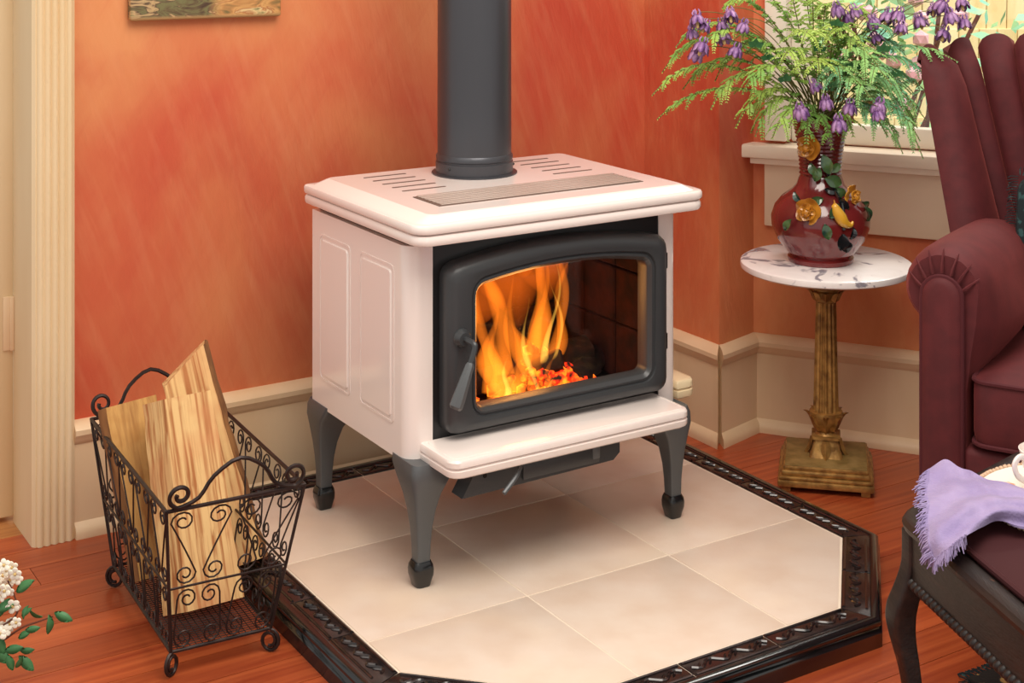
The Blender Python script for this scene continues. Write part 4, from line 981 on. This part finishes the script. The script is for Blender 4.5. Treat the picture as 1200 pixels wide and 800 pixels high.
for i in range(4):
    a, b = quad[i], quad[(i+1) % 4]; e = b-a; n_ = int(e.length/.0122); ang = atan2(e.y, e.x)
    if i == 2: continue                   # this side faces away from the photograph
    for k in range(2, n_-1):
        p = a+e*(k/n_); nn = Vector((e.y, -e.x)).normalized(); inst('rope_bead', bme2, fs, (p.x-nn.x*.008, p.y-nn.y*.008, SZ-.096), (0, pi/2+.35, ang))
for q in quad:
    d = q.normalized(); pts = []; rr = []
    for z, o, r in ((SZ-.022, -.020, .0135), (SZ-.07, -.020, .014), (SZ-.105, -.013, .0165), (SZ-.135, -.004, .0185), (SZ-.16, -.001, .018), (SZ-.19, -.005, .0155), (SZ-.23, -.014, .0130), (SZ-.28, -.021, .0115), (.04, -.022, .0115), (.012, -.012, .0125), (.0, -.008, .012)):
        pts.append((q.x+d.x*o, q.y+d.y*o, z)); rr.append(r)
    rings = []
    for p, r in zip(spline(pts, 3), [rr[min(int(i/3), len(rr)-1)]*(1-(i % 3)/3)+rr[min(int(i/3)+1, len(rr)-1)]*((i % 3)/3) for i in range(3*(len(rr)-1)+1)]):
        a0 = atan2(d.y, d.x)-pi/4
        rings.append([(p.x+x*cos(a0)-y*sin(a0), p.y+x*sin(a0)+y*cos(a0), p.z) for x, y in rrect(-r, r, -r, r, r*.35, 3)])
    obj('leg', loft(B(), rings), M['darkwood'], fs, 50)
# round cloth mat with beaded edge
mc = Vector((.850, 2.245, SZ+.0175)); bm = lathe(B(), [(.150, -.001), (.152, .001), (.150, .004), (.0, .0045)], 48)
mt = thing('round_mat', 'round cream printed cloth mat with beaded edge on the footstool', 'mat', mc)
obj('cloth', bm, M['doily'], mt)
t = B(); bmesh.ops.create_icosphere(t, subdivisions=1, radius=.0046); eb = bpy.data.meshes.new('edge_bead'); t.to_mesh(eb); t.free(); eb.materials.append(M['bead'])
for f in eb.polygons: f.use_smooth = True
for k in range(110):
    a = 2*pi*k/110; inst('edge_bead', eb, mt, (.154*cos(a), .154*sin(a), .002+random.uniform(0, .002)))
cu_ = thing('teacup', 'white china teacup on the round cloth mat', 'cup', (.806, 2.275, mc.z+.0048))
bm = lathe(B(), [(.020, 0), (.022, .004), (.019, .007), (.026, .018), (.034, .036), (.038, .054), (.0405, .064), (.039, .0645), (.036, .054), (.032, .036), (.024, .018), (.0, .012)], 40); obj('cup_body', bm, M['china'], cu_)
a = radians(200); er = Vector((cos(a), sin(a), 0)); obj('cup_handle', tube(B(), spline([er*.034+Vector((0, 0, .054)), er*.048+Vector((0, 0, .060)), er*.058+Vector((0, 0, .050)), er*.054+Vector((0, 0, .034)), er*.042+Vector((0, 0, .024)), er*.030+Vector((0, 0, .022))], 5), .0036, 8, flat=1.3), M['china'], cu_)
# towel: grid of control points, columns from the fringed end (left) to the gathered end (right)
def towel():
    c = [ # rows: back edge -> front edge, given where the cloth lies
        [px(1086, 553, .388), px(1084, 575, .387), px(1086, 604, .386), px(1086, 634, .372), px(1097, 660, .354)],
        [px(1108, 544, .396), px(1112, 566, .397), px(1112, 590, .397), px(1111, 618, .394), px(1114, 644, .382)],
        [px(1132, 553, .398), px(1138, 567, .402), px(1140, 583, .404), px(1140, 602, .402), px(1138, 624, .394)],
        [px(1160, 563, .402), px(1166, 574, .407), px(1168, 585, .410), px(1168, 597, .408), px(1166, 610, .398)],
        [px(1196, 572, .402), px(1200, 580, .407), px(1200, 590, .410), px(1200, 600, .408), px(1198, 614, .400)],
        [px(1250, 584, .402), px(1252, 590, .405), px(1254, 598, .406), px(1252, 606, .404), px(1250, 616, .400)]]
    cols = [spline(r, 10) for r in c]; nv = len(cols[0]); g = []
    for j in range(nv): g.append(spline([col[j] for col in cols], 12))
    return g                              # g[j][i], j back->front, i left->right
g = towel(); nj, ni = len(g), len(g[0]); bm = B(); VV = []
for j in range(nj):
    row = []
    for i in range(ni):
        p = g[j][i].copy(); f = i/ni; s = j/nj
        fold = .011*sin(s*9+f*2.6+.5)*(.3+.7*f)+.0055*sin(s*19+f*7)+.003*sin(s*5-f*24)+.005; p += Vector((-.2, -.75, .6)).normalized()*fold+noise.noise_vector(p*30)*.0035
        row.append(p)
    VV.append(row)
to = VV[nj//2][ni//2].copy(); to.z = SZ
tw = thing('linen_towel', 'crumpled lavender linen towel with fringed end draped over the footstool corner', 'towel', to)
V = [[bm.verts.new(p-to) for p in r] for r in VV]
for j in range(nj-1):
    for i in range(ni-1): bm.faces.new((V[j][i], V[j+1][i], V[j+1][i+1], V[j][i+1]))
bmesh.ops.recalc_face_normals(bm, faces=bm.faces); bmesh.ops.solidify(bm, geom=bm.faces[:], thickness=.003)
obj('cloth', bm, M['towel'], tw, 80)
fr = B()
for k in range(190):
    s = random.random()*(nj-1); j = min(int(s), nj-2); p = VV[j][0].lerp(VV[j+1][0], s-j); out = (VV[j][0]-VV[j][3]).normalized()
    d = (out+Vector((random.uniform(-.6, .6), random.uniform(-.5, .5), random.uniform(-.7, .5)))).normalized(); l = random.uniform(.010, .020)
    tube(fr, [p-out*.004-to, p+d*l*.5+noise.noise_vector(p*90)*.003-to, p+d*l-Vector((0, 0, .004))-to], [.0013, .0011, .0007], 4)
for k in range(70):
    i = random.randint(0, int(ni*.35)); p = VV[-1][i]; d = Vector((random.uniform(-.5, .3), random.uniform(-.6, 0), -1)).normalized(); l = random.uniform(.008, .018)
    tube(fr, [p-d*.003-to, p+d*l*.5-to, p+d*l-to], [.0013, .0011, .0007], 4)
obj('fringe', fr, M['towel'], tw, kind='stuff')

# ------------------------------------------------------------------ rug corner
rg = thing('floor_rug', 'dark patterned rug with fringed edge on the floor under the footstool', 'rug', (1.05, 2.15, 0), radians(30))
rc = Matrix.Rotation(radians(-30), 3, 'Z') @ (Vector((.742, 2.462, 0))-Vector((1.05, 2.15, 0)))
obj('pile', box(B(), (rc.x, rc.y-.9, .0), (rc.x+.60, rc.y, .009), .003), M['rug'], rg)
fr = B()
for k in range(150):
    x = rc.x+.6*k/149; tube(fr, [(x, rc.y-.002, .005), (x+random.uniform(-.004, .004), rc.y+.012, .004), (x+random.uniform(-.008, .008), rc.y+.024, .0015)], .0012, 3)
for k in range(60):
    y = rc.y-.25*k/59; tube(fr, [(rc.x+.002, y, .005), (rc.x-.008, y+random.uniform(-.003, .003), .004), (rc.x-.014, y+random.uniform(-.006, .006), .0015)], .0009, 3)
obj('fringe', fr, M['pillow'], rg, kind='stuff')

# ------------------------------------------------------------------ flowering branch coming in at the lower left
D0 = 1.90; vp = Vector((-.82, 1.86, 0))
vs = thing('floor_vase', 'plain oxblood vase on the floor holding the spirea branches', 'vase', vp)
obj('body', lathe(B(), [(.045, 0), (.06, .01), (.075, .08), (.07, .16), (.045, .21), (.04, .25), (.045, .262), (.040, .262), (.034, .25), (.034, .22), (.0, .21)], 32), M['vase'], vs)
leaf_b = B(); rows = []
for i in range(7):
    t = i/6; w = .0056*sin(pi*min(.03+t*.95, .99))**.8; z = .003*sin(pi*t); rows.append([(t*.024, -w, z+.002), (t*.024, 0, z), (t*.024, w, z+.002), (t*.024, 0, z-.0008)])
loft(leaf_b, rows); lme = bpy.data.meshes.new('leaf'); leaf_b.to_mesh(lme); leaf_b.free(); lme.materials.append(M['leafg'])
for f in lme.polygons: f.use_smooth = True
fb_ = B()
for k in range(5):
    a = 2*pi*k/5; c = Vector((.0042*cos(a), .0042*sin(a), .001)); rows = []
    t = B(); bmesh.ops.create_uvsphere(t, u_segments=8, v_segments=5, radius=.0031); merge(fb_, t, Matrix.Translation(c) @ Matrix.Diagonal((1, 1, .22, 1)))
fme = bpy.data.meshes.new('floret'); fb_.to_mesh(fme); fb_.free(); fme.materials.append(M['blossom'])
for f in fme.polygons: f.use_smooth = True
fcb = B(); bmesh.ops.create_icosphere(fcb, subdivisions=1, radius=.0018); fcm = bpy.data.meshes.new('floret_centre'); fcb.to_mesh(fcm); fcb.free(); fcm.materials.append(M['centre'])
def branch(label, pts, leaves, florets):
    root = thing('spirea_branch', label, 'branch', vp+Vector((0, 0, .22)), 0, 'spirea branches at the lower left'); o0 = vp+Vector((0, 0, .22))
    P = [Vector((.0, 0, -.005)), Vector((.03, 0, .06))]+[pd(u, v, d)-o0 for u, v, d in pts]
    n_ = len(spline(P, 6)); obj('twig', tube(B(), spline(P, 6), [.0022-.0014*i/n_ for i in range(n_)], 5), M['twig'], root)
    for u, v, ang, s, tilt in leaves:
        p = pd(u, v, D0+random.uniform(-.02, .02))-o0; e = Matrix.Rotation(radians(-ang), 4, 'Y') @ Matrix.Rotation(radians(tilt), 4, 'X'); q = inst('leaf', lme, root, p); q.rotation_euler = e.to_euler(); q.scale = (s, s, s)
    for u, v in florets:
        p = pd(u, v, D0+random.uniform(-.025, .01))-o0; q = inst('floret', fme, root, p, (pi/2+random.uniform(-.6, .6), random.uniform(-.6, .6), random.uniform(-.4, .4))); s = random.uniform(1.0, 1.3); q.scale = (s, s, s)
        inst('floret_centre', fcm, q, (0, 0, .0015))
branch('leafy spirea twig reaching furthest into the picture at lower left', [(-40, 770, D0), (0, 752, D0), (24, 736, D0), (45, 728, D0), (62, 722, D0)],
       [(64, 717, -25, 1.05, 70), (57, 720, -95, 1.0, 40), (50, 722, 150, .8, 60), (30, 738, 10, .8, 75), (22, 748, 30, .8, 60), (28, 725, 70, .75, 50), (26, 722, 40, .7, 60), (22, 768, -45, 1.1, 60), (6, 762, 10, 1.0, 70), (8, 766, -70, .9, 60), (24, 762, 5, .75, 80), (26, 768, -120, .7, 60)], [])
fl1 = [(14, 664), (8, 668), (18, 672), (4, 674), (12, 678), (20, 678), (2, 682), (9, 685), (16, 670), (6, 692), (0, 690), (-4, 680), (11, 692), (3, 698), (15, 710), (17, 708), (8, 736), (4, 740), (2, 733), (0, 742), (12, 731), (16, 727), (19, 729), (-6, 700), (5, 662), (-6, 670)]
branch('spirea twig with clustered white blossoms at the left edge', [(-40, 760, D0), (0, 735, D0), (20, 718, D0), (16, 695, D0), (9, 680, D0)], [(20, 694, 35, 1.15, 60), (0, 722, 60, 1.1, 60), (-4, 716, 20, 1.0, 60), (-8, 742, -60, 1.2, 60), (-10, 758, -40, 1.3, 60)], fl1)
